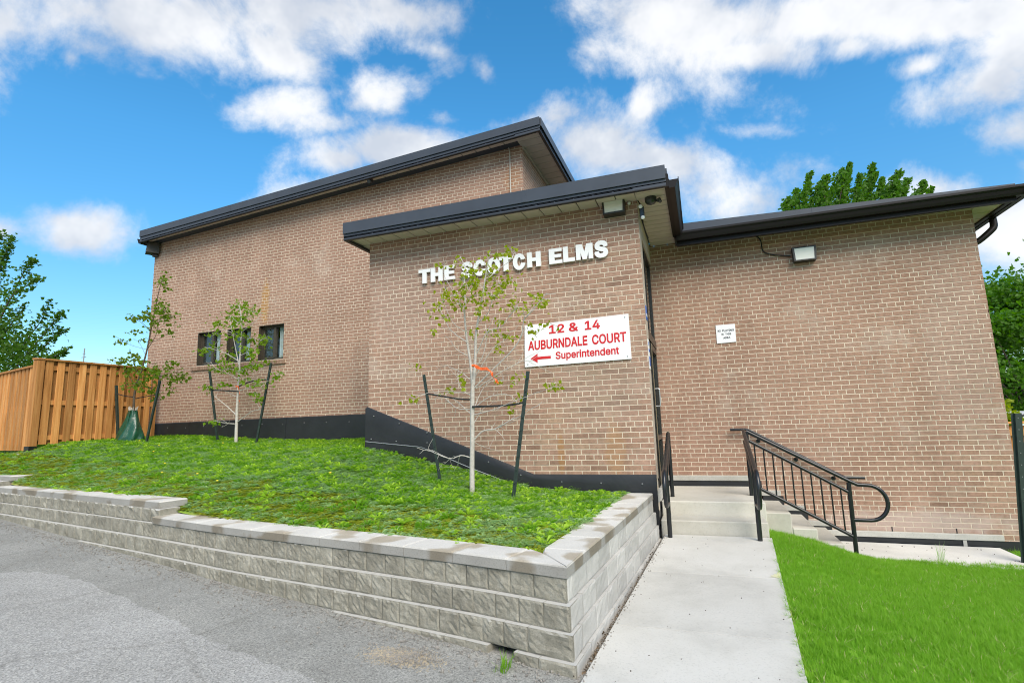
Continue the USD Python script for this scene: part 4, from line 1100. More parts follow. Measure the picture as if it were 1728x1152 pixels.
# ------------------------------------------------------------------ lights and cameras on the walls
def wall_pack(label, c, w, h, d, yaw=0.0):
    """flood light: tapered housing with a framed lens on its front; c = centre of its back on the wall"""
    t = thing('wall_light', label, 'light', 'flood lights on the brick walls')
    ca, sa = math.cos(yaw), math.sin(yaw)
    R = lambda v: np.column_stack([c[0] + v[:, 0] * ca - v[:, 1] * sa, c[1] + v[:, 0] * sa + v[:, 1] * ca, c[2] + v[:, 2]])
    def place(m):
        v, f = m.data(); return R(v), f
    x, z = w / 2, h / 2
    b = MB().hexa([(-x * .92, -d, -z), (x * .92, -d, -z), (x * .92, 0, -z * 1.05), (-x * .92, 0, -z * 1.05)], [(-x, -d * .9, z), (x, -d * .9, z), (x, 0, z), (-x, 0, z)])
    obj('housing', place(b), 'bronze', t)
    fr = lambda u, v, o: np.array([u * x * (.96 + .04 * v), -d + (d * .10) * (v + 1) / 2 - o, v * z])
    def quadslab(u0, u1, v0, v1, o0, o1):
        return MB().hexa([fr(u0, v0, o1), fr(u1, v0, o1), fr(u1, v0, o0), fr(u0, v0, o0)], [fr(u0, v1, o1), fr(u1, v1, o1), fr(u1, v1, o0), fr(u0, v1, o0)])
    f = MB()
    for a in ((-1, -.84, -1, 1), (.84, 1, -1, 1), (-.84, .84, .84, 1), (-.84, .84, -1, -.84)):
        k = quadslab(*a, .0, .02); v, ff = k.data(); f.add(v, ff)
    obj('lens_frame', place(f), 'bronze', t)
    obj('reflector', place(quadslab(-.84, .84, -.84, .84, .001, .003)), 'reflector', t)
    obj('lens', place(quadslab(-.835, .835, -.835, .835, .010, .014)), 'lens', t)
    if yaw:
        obj('bracket', place(MB().rbox(-x * .35, x * .35, -d * .5, 0, -z * 1.5, -z * 1.05, .01)), 'bronze', t)
    return t


wall_pack('square bronze flood light under the eaves at the right corner of the entrance block', (at(1037, 349, YB)[0], YB, 4.135), .30, .255, .115)
wall_pack('wide bronze flood light fixed to the wing wall above the handrail', (at(1355.5, 430, YW)[0], YW, 3.715), .32, .215, .10)
wall_pack('dark flood light under the eaves at the far left corner of the tall block', (-12.32, YT, 5.86), .29, .27, .24, -.55)

m = MB()
p0 = at(1272, 396, YW - .01)
pts = catmull([p0, at(1283, 405, YW - .02), at(1288, 424, YW - .02), at(1305, 430, YW - .02), at(1334, 432, YW - .03)], 6)
cb = obj('cable', m.tube(pts, .009, 6), 'cable_black', label='black cable drooping from the eaves to the flood light on the wing', cat='cable', smooth=True)
tc = thing('security_camera', 'grey dome camera under the soffit at the corner of the entrance block', 'camera')
c = atz(1098, 336, 4.15)
obj('housing', MB().tube([c + [0, 0, .02], c + [0, 0, -.03], c + [0, 0, -.06], c + [0, 0, -.075]], [.075, .075, .055, .02], 14), 'camera_dome', tc, smooth=50)
obj('arm', MB().tube([c + [.05, 0, -.02], c + [.10, -.02, -.05]], .018, 8).tube([c + [.10, -.02, -.03], c + [.12, -.04, -.07]], [.03, .022], 10), 'camera_dome', tc, smooth=50)
tc = thing('security_camera', 'small floodlight sensor with white lamps at the top corner by the door', 'camera')
c = at(1083, 356, YB - .04)
obj('housing', MB().rbox(c[0] - .03, c[0] + .03, c[1] - .03, c[1] + .04, c[2] - .09, c[2] + .06, .01), 'camera_dome', tc)
for dz, dx in ((.05, -.01), (-.10, .01)):
    s_ = trimesh.creation.icosphere(2, .026); s_.apply_translation(c + [dx, -.03, dz]); obj('lamp', s_, 'white_letter', tc, smooth=True)
s_ = trimesh.creation.icosphere(2, .022); s_.apply_translation(at(1061.5, 343, YB - .03)); obj('lamp', s_, 'white_letter', tc, smooth=True)
pts = catmull([at(1069, 322, YB - .2), at(1076, 338, YB - .03), at(1082, 350, YB - .03), at(1086, 380, YB + .2), at(1094, 402, YB + .9)], 6)
obj('cable', MB().tube(pts, .008, 6), 'cable_black', label='black cable running down from the eaves beside the door lamp', cat='cable', smooth=True)
pts = catmull([at(1069, 323, YB - .2), at(1076, 330, YB - .1), at(1083, 331, YB + .0), at(1091, 328, YB + .05)], 6)
obj('cable', MB().tube(pts, .007, 6), 'cable_black', label='short black cable looping along the soffit to the dome camera', cat='cable', smooth=True)
tc = thing('security_camera', 'small bullet camera hanging under the middle of the tall block eaves', 'camera')
c = at(625, 301, YT - .28)
obj('mount', MB().tube([c + [0, 0, .06], c + [0, 0, -.03]], .022, 8), 'bronze', tc)
obj('housing', MB().tube([c + [0, .03, -.03], c + [.01, -.07, -.10]], [.045, .038], 10), 'camera_dome', tc, smooth=50)

# ------------------------------------------------------------------ steps
st = thing('entrance_steps', 'concrete landing with two steps to the walkway and three down beside the wing', 'steps')


def step(x0, x1, y0, y1, z0, z1, name='step'):
    obj(name, MB().rbox(x0, x1, y0, y1, z0, z1, .012), 'step_concrete', st)


step(-.572, .628, 7.17, YW - .03, -.5, .328, 'landing')
step(-.57, .605, 6.81, 7.169, -.4, .158)
step(.630, .95, 7.665, YW - .03, -.7, .134)
step(.951, 1.225, 7.665, YW - .03, -.8, -.05)
step(1.226, 1.505, 7.67, YW - .03, -.9, -.218)

# ------------------------------------------------------------------ railings
RR = .024


def rail_path(pts, n=5):
    return np.asarray(pts, float)


gd = thing('guard_rail', 'black steel guard rail with balusters along the side steps and looped front rail', 'railing')
GYp = 7.76
p1, p2 = np.array([.525, GYp, .328]), np.array([1.632, GYp, -.335])
t1, t2 = np.array([.53, GYp, 1.150]), np.array([1.655, GYp, .515])
obj('post', MB().tube([p1, t1], RR + .002, 12), 'black_paint', gd, smooth=50)
obj('post', MB().tube([p2 - [0, 0, .1], [1.64, GYp, .50]], RR + .002, 12), 'black_paint', gd, smooth=50)
arc = [(1.64 + .17, GYp, .415)] + []
loop = [t1 + [-.01, 0, .005], t2]
dl = [(1.73, GYp, .475), (1.83, GYp, .470)]
cc, rr = np.array([1.83, GYp, .262]), .208
for a in np.linspace(90, -90, 15)[1:]:
    dl.append(cc + np.array([rr * math.cos(math.radians(a)) * .95, 0, rr * math.sin(math.radians(a))]))
dl.append((1.65, GYp, .054))
obj('top_rail', MB().tube(np.vstack([[t1 + [0, 0, .0]], [t1 * .5 + t2 * .5], [t2], dl]), RR, 10), 'black_paint', gd, smooth=60)
off = np.array([0, 0, -.125])
m1a, m1b = np.array([.545, GYp, 1.03]), np.array([1.632, GYp, .385])
obj('mid_rail', MB().tube([m1a, m1b], RR * .9, 10), 'black_paint', gd, smooth=60)
b1a, b1b = np.array([.60, GYp, .435]), np.array([1.632, GYp, -.145])
b1a = np.array([.565, GYp, .455])
obj('bottom_rail', MB().tube([b1a, b1b], RR * .9, 10), 'black_paint', gd, smooth=60)
for k in range(10):
    s_ = (k + .55) / 10.4
    pa, pb = b1a + (b1b - b1a) * s_, m1a + (m1b - m1a) * s_
    x = .5 * (pa[0] + pb[0])
    za = np.interp(x, [b1a[0], b1b[0]], [b1a[2], b1b[2]]); zb = np.interp(x, [m1a[0], m1b[0]], [m1a[2], m1b[2]])
    obj('baluster', MB().tube([(x, GYp, za), (x, GYp, zb)], .0095, 8), 'black_paint', gd, smooth=60)


def front_rail(x, parent, ytop, post_back):
    a, b = np.array([x, ytop, 1.155]), np.array([x, 6.52, .80])
    dl = [a, (a + b) / 2, b, (x, 6.45, .775), (x, 6.40, .77)]
    cc, rr = np.array([x, 6.40, .575]), .195
    for g in np.linspace(90, -90, 13)[1:]:
        dl.append(cc + np.array([0, -rr * .85 * math.cos(math.radians(g)), rr * math.sin(math.radians(g))]))
    dl.append((x, 6.62, .38))
    obj('top_rail', MB().tube(dl, RR, 10), 'black_paint', parent, smooth=60)
    obj('post', MB().tube([(x - .005, 6.63, -.03), (x, 6.64, .83)], RR + .002, 12), 'black_paint', parent, smooth=50)
    obj('mid_rail', MB().tube([(x, ytop - .02, 1.02), (x, 6.64, .66)], RR * .9, 10), 'black_paint', parent, smooth=60)
    if post_back:
        obj('post', MB().tube([(x, ytop, .30), (x, ytop, 1.155)], RR + .002, 12), 'black_paint', parent, smooth=50)


front_rail(.495, gd, 7.74, False)
hr = thing('hand_rail', 'short black looped handrail at the left of the front steps, beside the door', 'railing')
front_rail(-.455, hr, 7.55, True)
wr = thing('wall_handrail', 'black handrail on brackets along the wing wall above the side steps', 'railing')
w1, w2 = np.array([.61, 8.68, 1.155]), np.array([1.79, 8.68, .47])
obj('rail', MB().tube([(.375, 8.68, 1.155), (.58, 8.68, 1.155), w1 + [.02, 0, -.01], w2 - [.02, 0, -.01], w2 + [.02, 0, -.004], (2.035, 8.68, .462)], .021, 10), 'black_paint', wr, smooth=60)
for s_ in (.12, .52, .9):
    p = w1 + (w2 - w1) * s_
    obj('bracket', MB().tube(catmull([p + [0, 0, -.015], p + [0, .01, -.06], p + [0, .085, -.09]], 4), .010, 7).tube([p + [0, .072, -.09], p + [0, .086, -.09]], .03, 10), 'black_paint', wr, smooth=50)

# ------------------------------------------------------------------ retaining wall
rw = thing('retaining_wall', 'grey split-face concrete block retaining wall with smooth caps around the planting bed', 'retaining wall')
rb = np.random.default_rng(21)


def face_block(p, q, out, z0, z1, depth, rough, parent, mat_='split_block', nu=5, nv=4, name='block', back=None):
    """block whose face p -> q (plan) is split rock; chamfered rim, darker joints come from the gaps"""
    p, q = np.array([*p, 0.0]), np.array([*q, 0.0]); out = np.array([*out, 0.0]); L_ = np.linalg.norm(q - p)
    us = np.concatenate([[0, .07], np.linspace(.07, .93, nu + 1)[1:-1], [.93, 1]]); vs = np.concatenate([[0, .09], np.linspace(.09, .91, nv + 1)[1:-1], [.91, 1]]); nu, nv = len(us) - 1, len(vs) - 1
    V = np.zeros((nu + 1, nv + 1, 3)); ph = rb.uniform(0, 100, 3)
    for i, u in enumerate(us):
        for j, w in enumerate(vs):
            e = min(u, 1 - u, w, 1 - w) > 1e-6
            P = p + (q - p) * u; z = z0 + (z1 - z0) * w
            k = rough * ((.30 + 1.1 * meshkit.noise(np.array([[P[0] * 14 + ph[0], P[1] * 14 + ph[1], z * 14 + ph[2]]]))[0] + rb.normal(0, .35)) if e else rb.uniform(0, .25))
            V[i, j] = P + out * k + [0, 0, z]
    idx = np.arange((nu + 1) * (nv + 1)).reshape(nu + 1, nv + 1)
    F = [(idx[i, j], idx[i + 1, j], idx[i + 1, j + 1], idx[i, j + 1]) for i in range(nu) for j in range(nv)]
    m = MB(); m.add(V.reshape(-1, 3), F)
    a, b, c, d = p, q, q - out * depth, (p - out * depth if back is None else p + np.array([*back, 0.0]))
    z0v, z1v = np.array([0, 0, z0]), np.array([0, 0, z1])
    m.add([a + z1v, b + z1v, c + z1v, d + z1v], [(0, 1, 2, 3)])
    m.add([a + z0v, a + z1v, d + z1v, d + z0v], [(0, 1, 2, 3)]); m.add([b + z0v, c + z0v, c + z1v, b + z1v], [(0, 1, 2, 3)])
    obj(name, m, mat_, parent)


def along(poly, offset, d0, d1):
    """points on the polyline (moved outward by offset) at arc lengths d0, d1, and the outward normal"""
    seg = np.diff(poly, axis=0); L_ = np.linalg.norm(seg, axis=1); cum = np.concatenate([[0], np.cumsum(L_)])
    def P(d):
        k = min(np.searchsorted(cum, d, 'right') - 1, len(seg) - 1); k = max(k, 0)
        t = seg[k] / L_[k]; return poly[k] + t * (d - cum[k])
    a, b = P(d0), P(d1)
    t = (b - a) / np.linalg.norm(b - a)
    return a, b, t


COURSES = [(-.175, -.03, .112), (-.03, .115, .074), (.115, .26, .034), (.26, .405, -.018)]
LT = np.linalg.norm(np.diff(FRONT, axis=0), axis=1).sum()
for ci, (z0, z1, of) in enumerate(COURSES):
    d, k = 0.0, 0
    while d < LT - .2:
        w = (.25 if (k == 0 and ci % 2) else .155 if k == 0 else rb.choice([.165, .18, .18, .195])) if d < 6.5 else .21
        a, b, t = along(FRONT, 0, d, d + w)
        out = np.array([-t[1] * -1, 0]) * 0
        n = np.array([-t[1], t[0]]); n = n if n[1] < 0 else -n
        g = .0014
        mid = .5 * (a + b)
        if z1 < road(mid[0], mid[1]) - .03:
            break
        skip = ci == 0 and -1.35 < mid[0] < -1.17
        if not skip:
            A, B2 = a + n * of + t * g, b + n * of - t * g
            if k == 0:
                A = FRONT[0] + np.array([of * .55 - .003, -of - .004])
            face_block(A, B2, n, z0 + .002, z1 - .0, .2, .0075, rw, nu=6 if d < 5 else 3, nv=5 if d < 5 else 3, back=(.012, .17) if k == 0 else None)
        d += w; k += 1
    # side along the walkway
    LS = np.linalg.norm(np.diff(SIDE, axis=0), axis=1).sum(); d, k = 0.0, 0
    while d < LS - .02:
        w = (.13 if (k == 0 and ci % 2) else .24) if k == 0 else .33
        w = min(w, LS - d)
        a, b, t = along(SIDE, 0, d, d + w); n = np.array([t[1], -t[0]])
        A, B2 = a + n * of * .55 + t * .0025, b + n * of * .55 - t * .0025
        if k == 0:
            A = SIDE[0] + np.array([of * .55, -of + .016])
        face_block(A, B2, n, z0 + (.004 if k == 0 else .002), z1 - (.004 if k == 0 else 0), .05 if k == 0 else .16, .004, rw, 'block_smooth', nu=4, nv=3)
        d += w; k += 1
    m = MB()
    for (x, y) in ():
        pass
# upper course and raised caps further left
def cap_row(poly, d0, d1, z0, z1, width, n, ov=0.0, inner=True, mat_='cap_stone'):
    ds = np.linspace(d0, d1, n + 1)
    for k in range(n):
        a, b, t = along(poly, 0, ds[k] + .002, ds[k + 1] - .002)
        nn_ = np.array([-t[1], t[0]]); nn_ = nn_ if nn_[1] < 0 else -nn_
        if poly is SIDE:
            nn_ = np.array([t[1], -t[0]])
        A, B2, C2, D2 = a + nn_ * ov, b + nn_ * ov, b - nn_ * (width - ov), a - nn_ * (width - ov)
        if poly is FRONT and k == 0 and d0 == 0:
            A = poly[0] + np.array([.0, 0]); D2 = np.array([-1.103, 3.640])
        if poly is SIDE and k == 0:
            A = poly[0]; D2 = np.array([-1.100, 3.640])
        c = .010
        def ring(s, z):
            ctr = (A + B2 + C2 + D2) / 4
            return [np.array([*(P_ + (ctr - P_) / np.linalg.norm(ctr - P_) * s), z]) for P_ in (A, B2, C2, D2)]
        r0, r1, r2 = ring(0, z0), ring(0, z1 - c), ring(c * 1.4, z1)
        o = 1 if np.cross(np.array([*(B2 - A), 0]), np.array([*(C2 - A), 0]))[2] > 0 else -1
        m = MB(); m.hexa(r0[::o], r1[::o]); m.hexa(r1[::o], r2[::o])
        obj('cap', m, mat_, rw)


D1 = np.linalg.norm(np.diff(FRONT[:5], axis=0), axis=1).sum()          # step up
D2_ = np.linalg.norm(np.diff(FRONT[:7], axis=0), axis=1).sum() + .28
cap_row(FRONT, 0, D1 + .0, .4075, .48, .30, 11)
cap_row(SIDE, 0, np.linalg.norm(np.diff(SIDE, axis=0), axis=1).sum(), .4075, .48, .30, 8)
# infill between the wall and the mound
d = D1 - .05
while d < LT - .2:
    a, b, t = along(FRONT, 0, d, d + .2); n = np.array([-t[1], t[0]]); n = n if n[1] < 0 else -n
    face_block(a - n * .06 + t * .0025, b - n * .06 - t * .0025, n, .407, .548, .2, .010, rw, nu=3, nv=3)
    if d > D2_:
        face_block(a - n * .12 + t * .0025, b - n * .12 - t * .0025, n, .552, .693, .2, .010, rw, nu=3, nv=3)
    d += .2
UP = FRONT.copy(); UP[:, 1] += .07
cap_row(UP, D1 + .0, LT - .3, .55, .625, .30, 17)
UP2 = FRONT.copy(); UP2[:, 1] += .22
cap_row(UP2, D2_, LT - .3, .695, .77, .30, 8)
# drain: black pipe mouth in the gap of the bottom course
dr = thing('drain_pipe', 'black drain pipe mouth in the gap of the bottom course of the retaining wall', 'pipe')
c = np.array([-1.26, 3.44, -.09])
tt = np.array([.2, -1, 0]); tt /= np.linalg.norm(tt)
obj('pipe', MB().tube([c - tt * -.04, c - tt * .5], .055, 14, cap=False), 'pipe_black', dr, smooth=True)
obj('end', MB().tube([c - tt * .3, c - tt * .32], .07, 14), 'pipe_black', dr)
obj('surround', MB().hexa([(-1.37, 3.42, -.2), (-1.15, 3.38, -.2), (-1.13, 3.44, -.2), (-1.35, 3.48, -.2)], [(-1.37, 3.42, -.15), (-1.15, 3.38, -.15), (-1.13, 3.44, -.15), (-1.35, 3.48, -.15)]), 'soil', dr)

# ------------------------------------------------------------------ fences
fn = thing('wooden_fence', 'orange cedar board-on-board fence meeting the tall block at the left', 'fence')
FX, FY0, FY1 = -11.9, 6.52, 8.90


def fpost(x, y, z0, z1, w=.13):
    obj('post', MB().rbox(x - w / 2, x + w / 2, y - w / 2, y + w / 2, z0, z1, .006), 'cedar', fn)


fpost(FX, FY0, 1.20, 2.83); fpost(FX, FY1 - .06, 1.0, 2.82, .09)
obj('post_bracket', MB().box(FX - .07, FX + .07, FY0 - .07, FY0 + .07, 1.08, 1.205), 'black_paint', fn)
obj('post_footing', MB().rbox(FX - .16, FX + .14, FY0 - .14, FY0 + .14, .75, 1.085, .01), 'ledge', fn)
for z in (1.36, 2.03, 2.70):
    obj('rail', MB().box(FX - .02, FX + .02, FY0 + .066, FY1 - .11, z - .045, z + .045), 'cedar', fn)
obj('cap_rail', MB().rbox(FX - .075, FX + .075, FY0 - .08, FY1, 2.832, 2.868, .004), 'cedar', fn)
obj('board', MB().rbox(FX - .04, FX - .021, FY0 + .068, FY0 + .17, 1.235, 2.829, .003), 'cedar', fn)
nb = 11; pitch = (FY1 - FY0 - .20) / nb
for k in range(nb):
    y = FY0 + .10 + k * pitch
    obj('board', MB().rbox(FX + .021, FX + .04, y, y + pitch * .64, 1.235 + rb.uniform(-.01, .01), 2.829, .003), 'cedar', fn)
    if k < nb - 1:
        obj('board', MB().rbox(FX - .04, FX - .021, y + pitch * .60, y + pitch * 1.24, 1.235, 2.829, .003), 'cedar', fn)
dirL = np.array([-2.06, .49]); dirL /= np.linalg.norm(dirL); nL = np.array([dirL[1], -dirL[0]]); nL = nL if nL[1] < 0 else -nL
SL = np.array([FX - .07, FY0])


def lbox(s0, s1, o0, o1, z0, z1):
    P = lambda s_, o: SL + dirL * s_ + nL * o
    q = [P(s1, o1), P(s0, o1), P(s0, o0), P(s1, o0)]
    return MB().hexa([np.array([*p, z0]) for p in q], [np.array([*p, z1]) for p in q])


for z in (1.28, 1.93, 2.58):
    obj('rail', lbox(0, 4.4, -.02, .02, z - .045, z + .045), 'cedar', fn)
obj('cap_rail', lbox(0.0, 4.4, -.07, .07, 2.70, 2.735), 'cedar', fn)
for k in range(20):
    s0 = .06 + k * .215
    obj('board', lbox(s0, s0 + .14, .021, .04, 1.13, 2.698), 'cedar', fn)
    obj('board', lbox(s0 + .115, s0 + .245, -.04, -.021, 1.13, 2.698), 'cedar', fn)
obj('post', lbox(2.2, 2.3, -.05, .05, .9, 2.70), 'cedar', fn)
obj('mulch_bed', sheet(Polygon([(-11.95, 6.15), (-12.2, 6.85), (-16, 7.9), (-16, 6.75), (-13, 6.12)]), lambda x, y: mound(x, y) + .02 + .02 * meshkit.fbm(np.column_stack([x * 6, y * 6, 0 * x])), .12), 'mulch', label='dark mulch strip at the foot of the left fence', cat='mulch bed', kind='stuff')

f2 = thing('wooden_fence', 'orange wooden fence beyond the right end of the wing', 'fence')
ya = 11.0
for k in range(14):
    x = 4.50 + k * .15
    obj('board', MB().rbox(x, x + .138, ya, ya + .02, -.5, 1.06 + .008 * math.sin(k * 3), .003), 'cedar', f2)
for z in (.0, .95):
    obj('rail', MB().box(4.48, 6.65, ya - .045, ya - .001, z - .05, z + .05), 'cedar', f2)
obj('post', MB().rbox(4.36, 4.47, ya - .06, ya + .05, -.6, 1.09, .004), 'cedar', f2)
obj('cap_rail', MB().rbox(4.34, 6.65, ya - .07, ya + .06, 1.092, 1.125, .004), 'cedar', f2)
gpst = thing('steel_post', 'dark green perforated steel post standing in the lawn at the right edge', 'post')
pt, pb = at(1715, 697, 8.0), at(1730, 905, 8.0); pb = pt + (pb - pt) * 1.35
w_ = .052
prof = [(-w_, 0), (-w_ * .55, 0), (-w_ * .45, -.03), (w_ * .45, -.03), (w_ * .55, 0), (w_, 0), (w_, .006), (w_ * .6, .006), (w_ * .4, -.022), (-w_ * .4, -.022), (-w_ * .6, .006), (-w_, .006)]
v = [np.array([p[0] + a, p[1] + b, p[2]]) for p in (pb, pt) for a, b in prof]; n = len(prof)
obj('channel', MB().add(v, [(k, (k + 1) % n, n + (k + 1) % n, n + k) for k in range(n)]), 'stake_green', gpst)
m = MB()
for k in range(14):
    p = pt + (pb - pt) * (k + .4) / 14 + np.array([0, -.031, 0]); m.tube([p, p + [0, -.002, 0]], .006, 6)
obj('holes', m, 'screw', gpst)
sh = thing('shed_roof', 'white curved roof top showing above the right fence', 'roof')
m = MB(); pr_ = [(math.cos(a) * 1.3, math.sin(a) * .45) for a in np.linspace(0, math.pi, 17)]
poly_ = Polygon(pr_)
m.prism(poly_, lambda v: np.column_stack([6.55 + v[:, 0], 13.0 + v[:, 2], .82 + v[:, 1]]), 2.2)
obj('cover', m, 'white_paint', sh, smooth=40)
obj('walls', MB().box(5.3, 7.8, 13.05, 15.15, -.6, .82), 'white_paint', sh)
obj('rib', MB().tube([(6.55 + math.cos(a) * 1.31, 12.99, .82 + math.sin(a) * .46) for a in np.linspace(0, math.pi, 17)], .02, 6), 'cable_black', sh)

pole = thing('utility_mast', 'thin grey mast with crossbars far behind the left fence', 'mast')
c = at(138, 640, 60.0)
obj('mast', MB().tube([(c[0], 60, -.6), (c[0], 60, at(139, 588, 60)[2])], .10, 6), 'galvanised', pole)
for py, wd in ((603, .55), (597, .3)):
    z = at(138, py, 60)[2]
    obj('crossbar', MB().tube([(c[0] - wd, 60, z), (c[0] + wd, 60, z)], .06, 5), 'galvanised', pole)

# ------------------------------------------------------------------ young trees with stakes


def leaf_set(P, size, r, droop=.5, kind='elm', up=None):
    """leaves at points P: folded pointed blades of 4 triangles"""
    n = len(P)
    a = r.uniform(0, 2 * np.pi, n); el = r.normal(-droop, .5, n)
    d = np.column_stack([np.cos(a) * np.cos(el), np.sin(a) * np.cos(el), np.sin(el)])
    if up is not None:
        d = d * .7 + np.asarray(up) * .8; d /= np.linalg.norm(d, axis=1, keepdims=True)
    rv = r.normal(size=(n, 3)); rv[:, 2] += .2
    s_ = np.cross(d, rv); s_ /= np.linalg.norm(s_, axis=1, keepdims=True) + 1e-9
    nn_ = np.cross(s_, d)
    L_ = size * r.uniform(.65, 1.25, n)[:, None]; W = L_ * r.uniform(.36, .50, n)[:, None]
    base, tip = P, P + d * L_ + nn_ * (-.12 * L_)
    m1 = P + d * L_ * .42
    le, ri = m1 + s_ * W + nn_ * W * .35, m1 - s_ * W + nn_ * W * .35
    mid = P + d * L_ * .5
    V = np.stack([base, le, mid, ri, tip], 1).reshape(-1, 3)
    k = np.arange(n)[:, None] * 5
    F = np.concatenate([k + [0, 2, 1], k + [1, 2, 4], k + [0, 3, 2], k + [3, 4, 2]])
    return V, F


def young_tree(label, Y, trunk, branches, clusters, leaf_mat, bark, r0, lsize, seed, depth=.35, thick=2.6):
    r = np.random.default_rng(seed)
    t = thing('young_tree', label, 'tree', 'staked young trees on the mound')
    def w(pts, sp, dz0=0.0):
        n = len(pts); out = []
        for i, (px, py) in enumerate(pts):
            out.append(at(px, py, Y + dz0 + sp * (i / max(n - 1, 1)) ** 1.2))
        return catmull(np.array(out), 4)
    tm = MB()
    for pts, ra, rb_, sp in trunk:
        c = w(pts, sp); tm.tube(c, np.linspace(ra, rb_, len(c)), 9)
    obj('trunk', tm, bark, t, smooth=60)
    bm = MB(); tips = []
    for pts, ra in branches:
        sp = r.uniform(-depth, depth)
        c = w(pts, sp); c = c + r.normal(0, .004, c.shape) * np.linspace(0, 1, len(c))[:, None]
        bm.tube(c, np.linspace(ra, ra * .35, len(c)), 5)
        for _ in range(max(2, len(c) // 3)):
            k = r.integers(len(c) // 3, len(c)); q = c[k]; dv = (c[-1] - c[0]); dv /= np.linalg.norm(dv) + 1e-9
            dv = dv * .7 + r.normal(0, .6, 3); dv[2] += .15
            e = q + dv * r.uniform(.05, .16); bm.tube([q, (q + e) / 2 + r.normal(0, .008, 3), e], [ra * .4, ra * .3, ra * .2], 4, cap=False)
    LP = []
    for cx, cy, rx, ry, n in clusters:
        n = int(n * thick)
        sp = r.uniform(-depth, depth)
        g = r.normal(0, .5, (n, 2)); q = [at(cx + a * rx, cy + b * ry, Y + sp + r.normal(0, .07)) for a, b in g]
        LP += q
        c0 = at(cx, cy, Y + sp)
        for _ in range(max(1, n // 5)):
            e = q[r.integers(n)]; bm.tube([c0 + r.normal(0, .01, 3), (c0 + e) / 2, e], [.003, .0025, .002], 4, cap=False)
    obj('branches', bm, bark, t, smooth=60)
    V, F = leaf_set(np.array(LP), lsize, r)
    obj('crown', (V, F), leaf_mat, t)
    return t


T3 = 5.78
young_tree('pale-trunked young tree with sparse lime leaves in front of the entrance block', T3,
           [([(797, 830), (796.5, 790), (797, 750), (797, 700), (797.5, 660), (798, 640)], .030, .023, 0), ([(797, 652), (795, 620), (791, 592), (787, 565), (784, 530), (785, 505), (783, 480), (786, 455), (776, 432)], .018, .004, .10),
            ([(799, 650), (802, 605), (803, 570), (806, 545), (811, 520), (814, 500), (818, 475), (822, 450), (827, 424)], .019, .004, -.10)],
           [([(803, 600), (812, 580), (822, 560), (845, 552), (858, 536), (872, 520)], .007), ([(800, 655), (830, 625), (865, 590), (880, 566), (884, 540), (893, 530), (912, 508), (924, 494)], .009),
            ([(803, 655), (815, 648), (850, 625), (880, 610), (900, 609)], .007), ([(806, 545), (822, 530), (828, 515), (830, 500)], .006), ([(818, 475), (840, 455), (860, 440), (870, 425)], .006),
            ([(788, 577), (770, 565), (757, 552), (750, 535), (738, 515)], .007), ([(786, 560), (765, 545), (752, 520), (745, 490)], .005), ([(784, 530), (770, 500), (752, 470), (748, 455)], .005),
            ([(800, 742), (815, 727), (835, 723), (860, 710), (885, 698), (915, 678)], .009), ([(797, 700), (780, 685), (768, 675), (748, 668), (733, 675)], .006), ([(796, 690), (770, 688), (750, 670), (735, 662)], .006),
            ([(795, 772), (778, 768), (762, 773), (745, 769), (727, 761), (703, 756)], .0065), ([(760, 773), (750, 782), (742, 785)], .004), ([(775, 770), (772, 785), (766, 795)], .004),
            ([(793, 640), (778, 628), (755, 618), (740, 622)], .005), ([(795, 668), (778, 655), (772, 635), (775, 620)], .005), ([(798, 690), (825, 670), (855, 665), (875, 680)], .006), ([(799, 715), (815, 690), (830, 680)], .005),
            ([(802, 620), (815, 600), (822, 565), (830, 540)], .006), ([(799, 700), (835, 690), (880, 672), (930, 655)], .006), ([(798, 665), (760, 660), (725, 662), (698, 672)], .005), ([(800, 745), (812, 752), (840, 760)], .004),
            ([(789, 600), (772, 590), (760, 575)], .005), ([(800, 690), (810, 665), (825, 645), (850, 640)], .006), ([(799, 640), (830, 590), (850, 575), (862, 560)], .005)],
           [(780, 470, 26, 26, 26), (800, 478, 26, 24, 30), (822, 462, 24, 26, 26), (845, 478, 30, 18, 24), (862, 470, 18, 12, 10), (770, 440, 16, 12, 7), (835, 428, 26, 8, 10), (862, 424, 14, 7, 10), (795, 500, 30, 16, 22), (835, 500, 24, 18, 20), (772, 508, 16, 16, 14), (742, 517, 16, 16, 12),
            (752, 488, 14, 14, 9), (752, 535, 14, 14, 8), (762, 500, 14, 12, 8), (748, 447, 18, 6, 6), (872, 517, 22, 14, 16), (885, 530, 10, 16, 6), (905, 503, 16, 12, 12), (918, 510, 12, 8, 8), (848, 565, 22, 10, 12), (868, 572, 8, 6, 4), (842, 540, 16, 10, 7), (822, 560, 10, 10, 4), (795, 560, 14, 12, 6),
            (805, 525, 14, 10, 6), (730, 560, 8, 8, 3), (845, 592, 12, 8, 4), (695, 675, 12, 7, 7), (702, 618, 10, 8, 4), (754, 660, 14, 8, 9), (778, 638, 6, 12, 8), (935, 648, 12, 10, 12), (880, 668, 12, 8, 7), (867, 692, 6, 10, 4), (872, 633, 8, 6, 4), (895, 555, 8, 10, 5), (928, 545, 18, 14, 6), (905, 565, 10, 10, 4), (866, 646, 6, 6, 3), (840, 640, 8, 8, 3), (838, 582, 8, 6, 4)],
           'leaf_lime', 'bark_pale', .03, .058, 11, thick=1.75)
T2 = 8.30
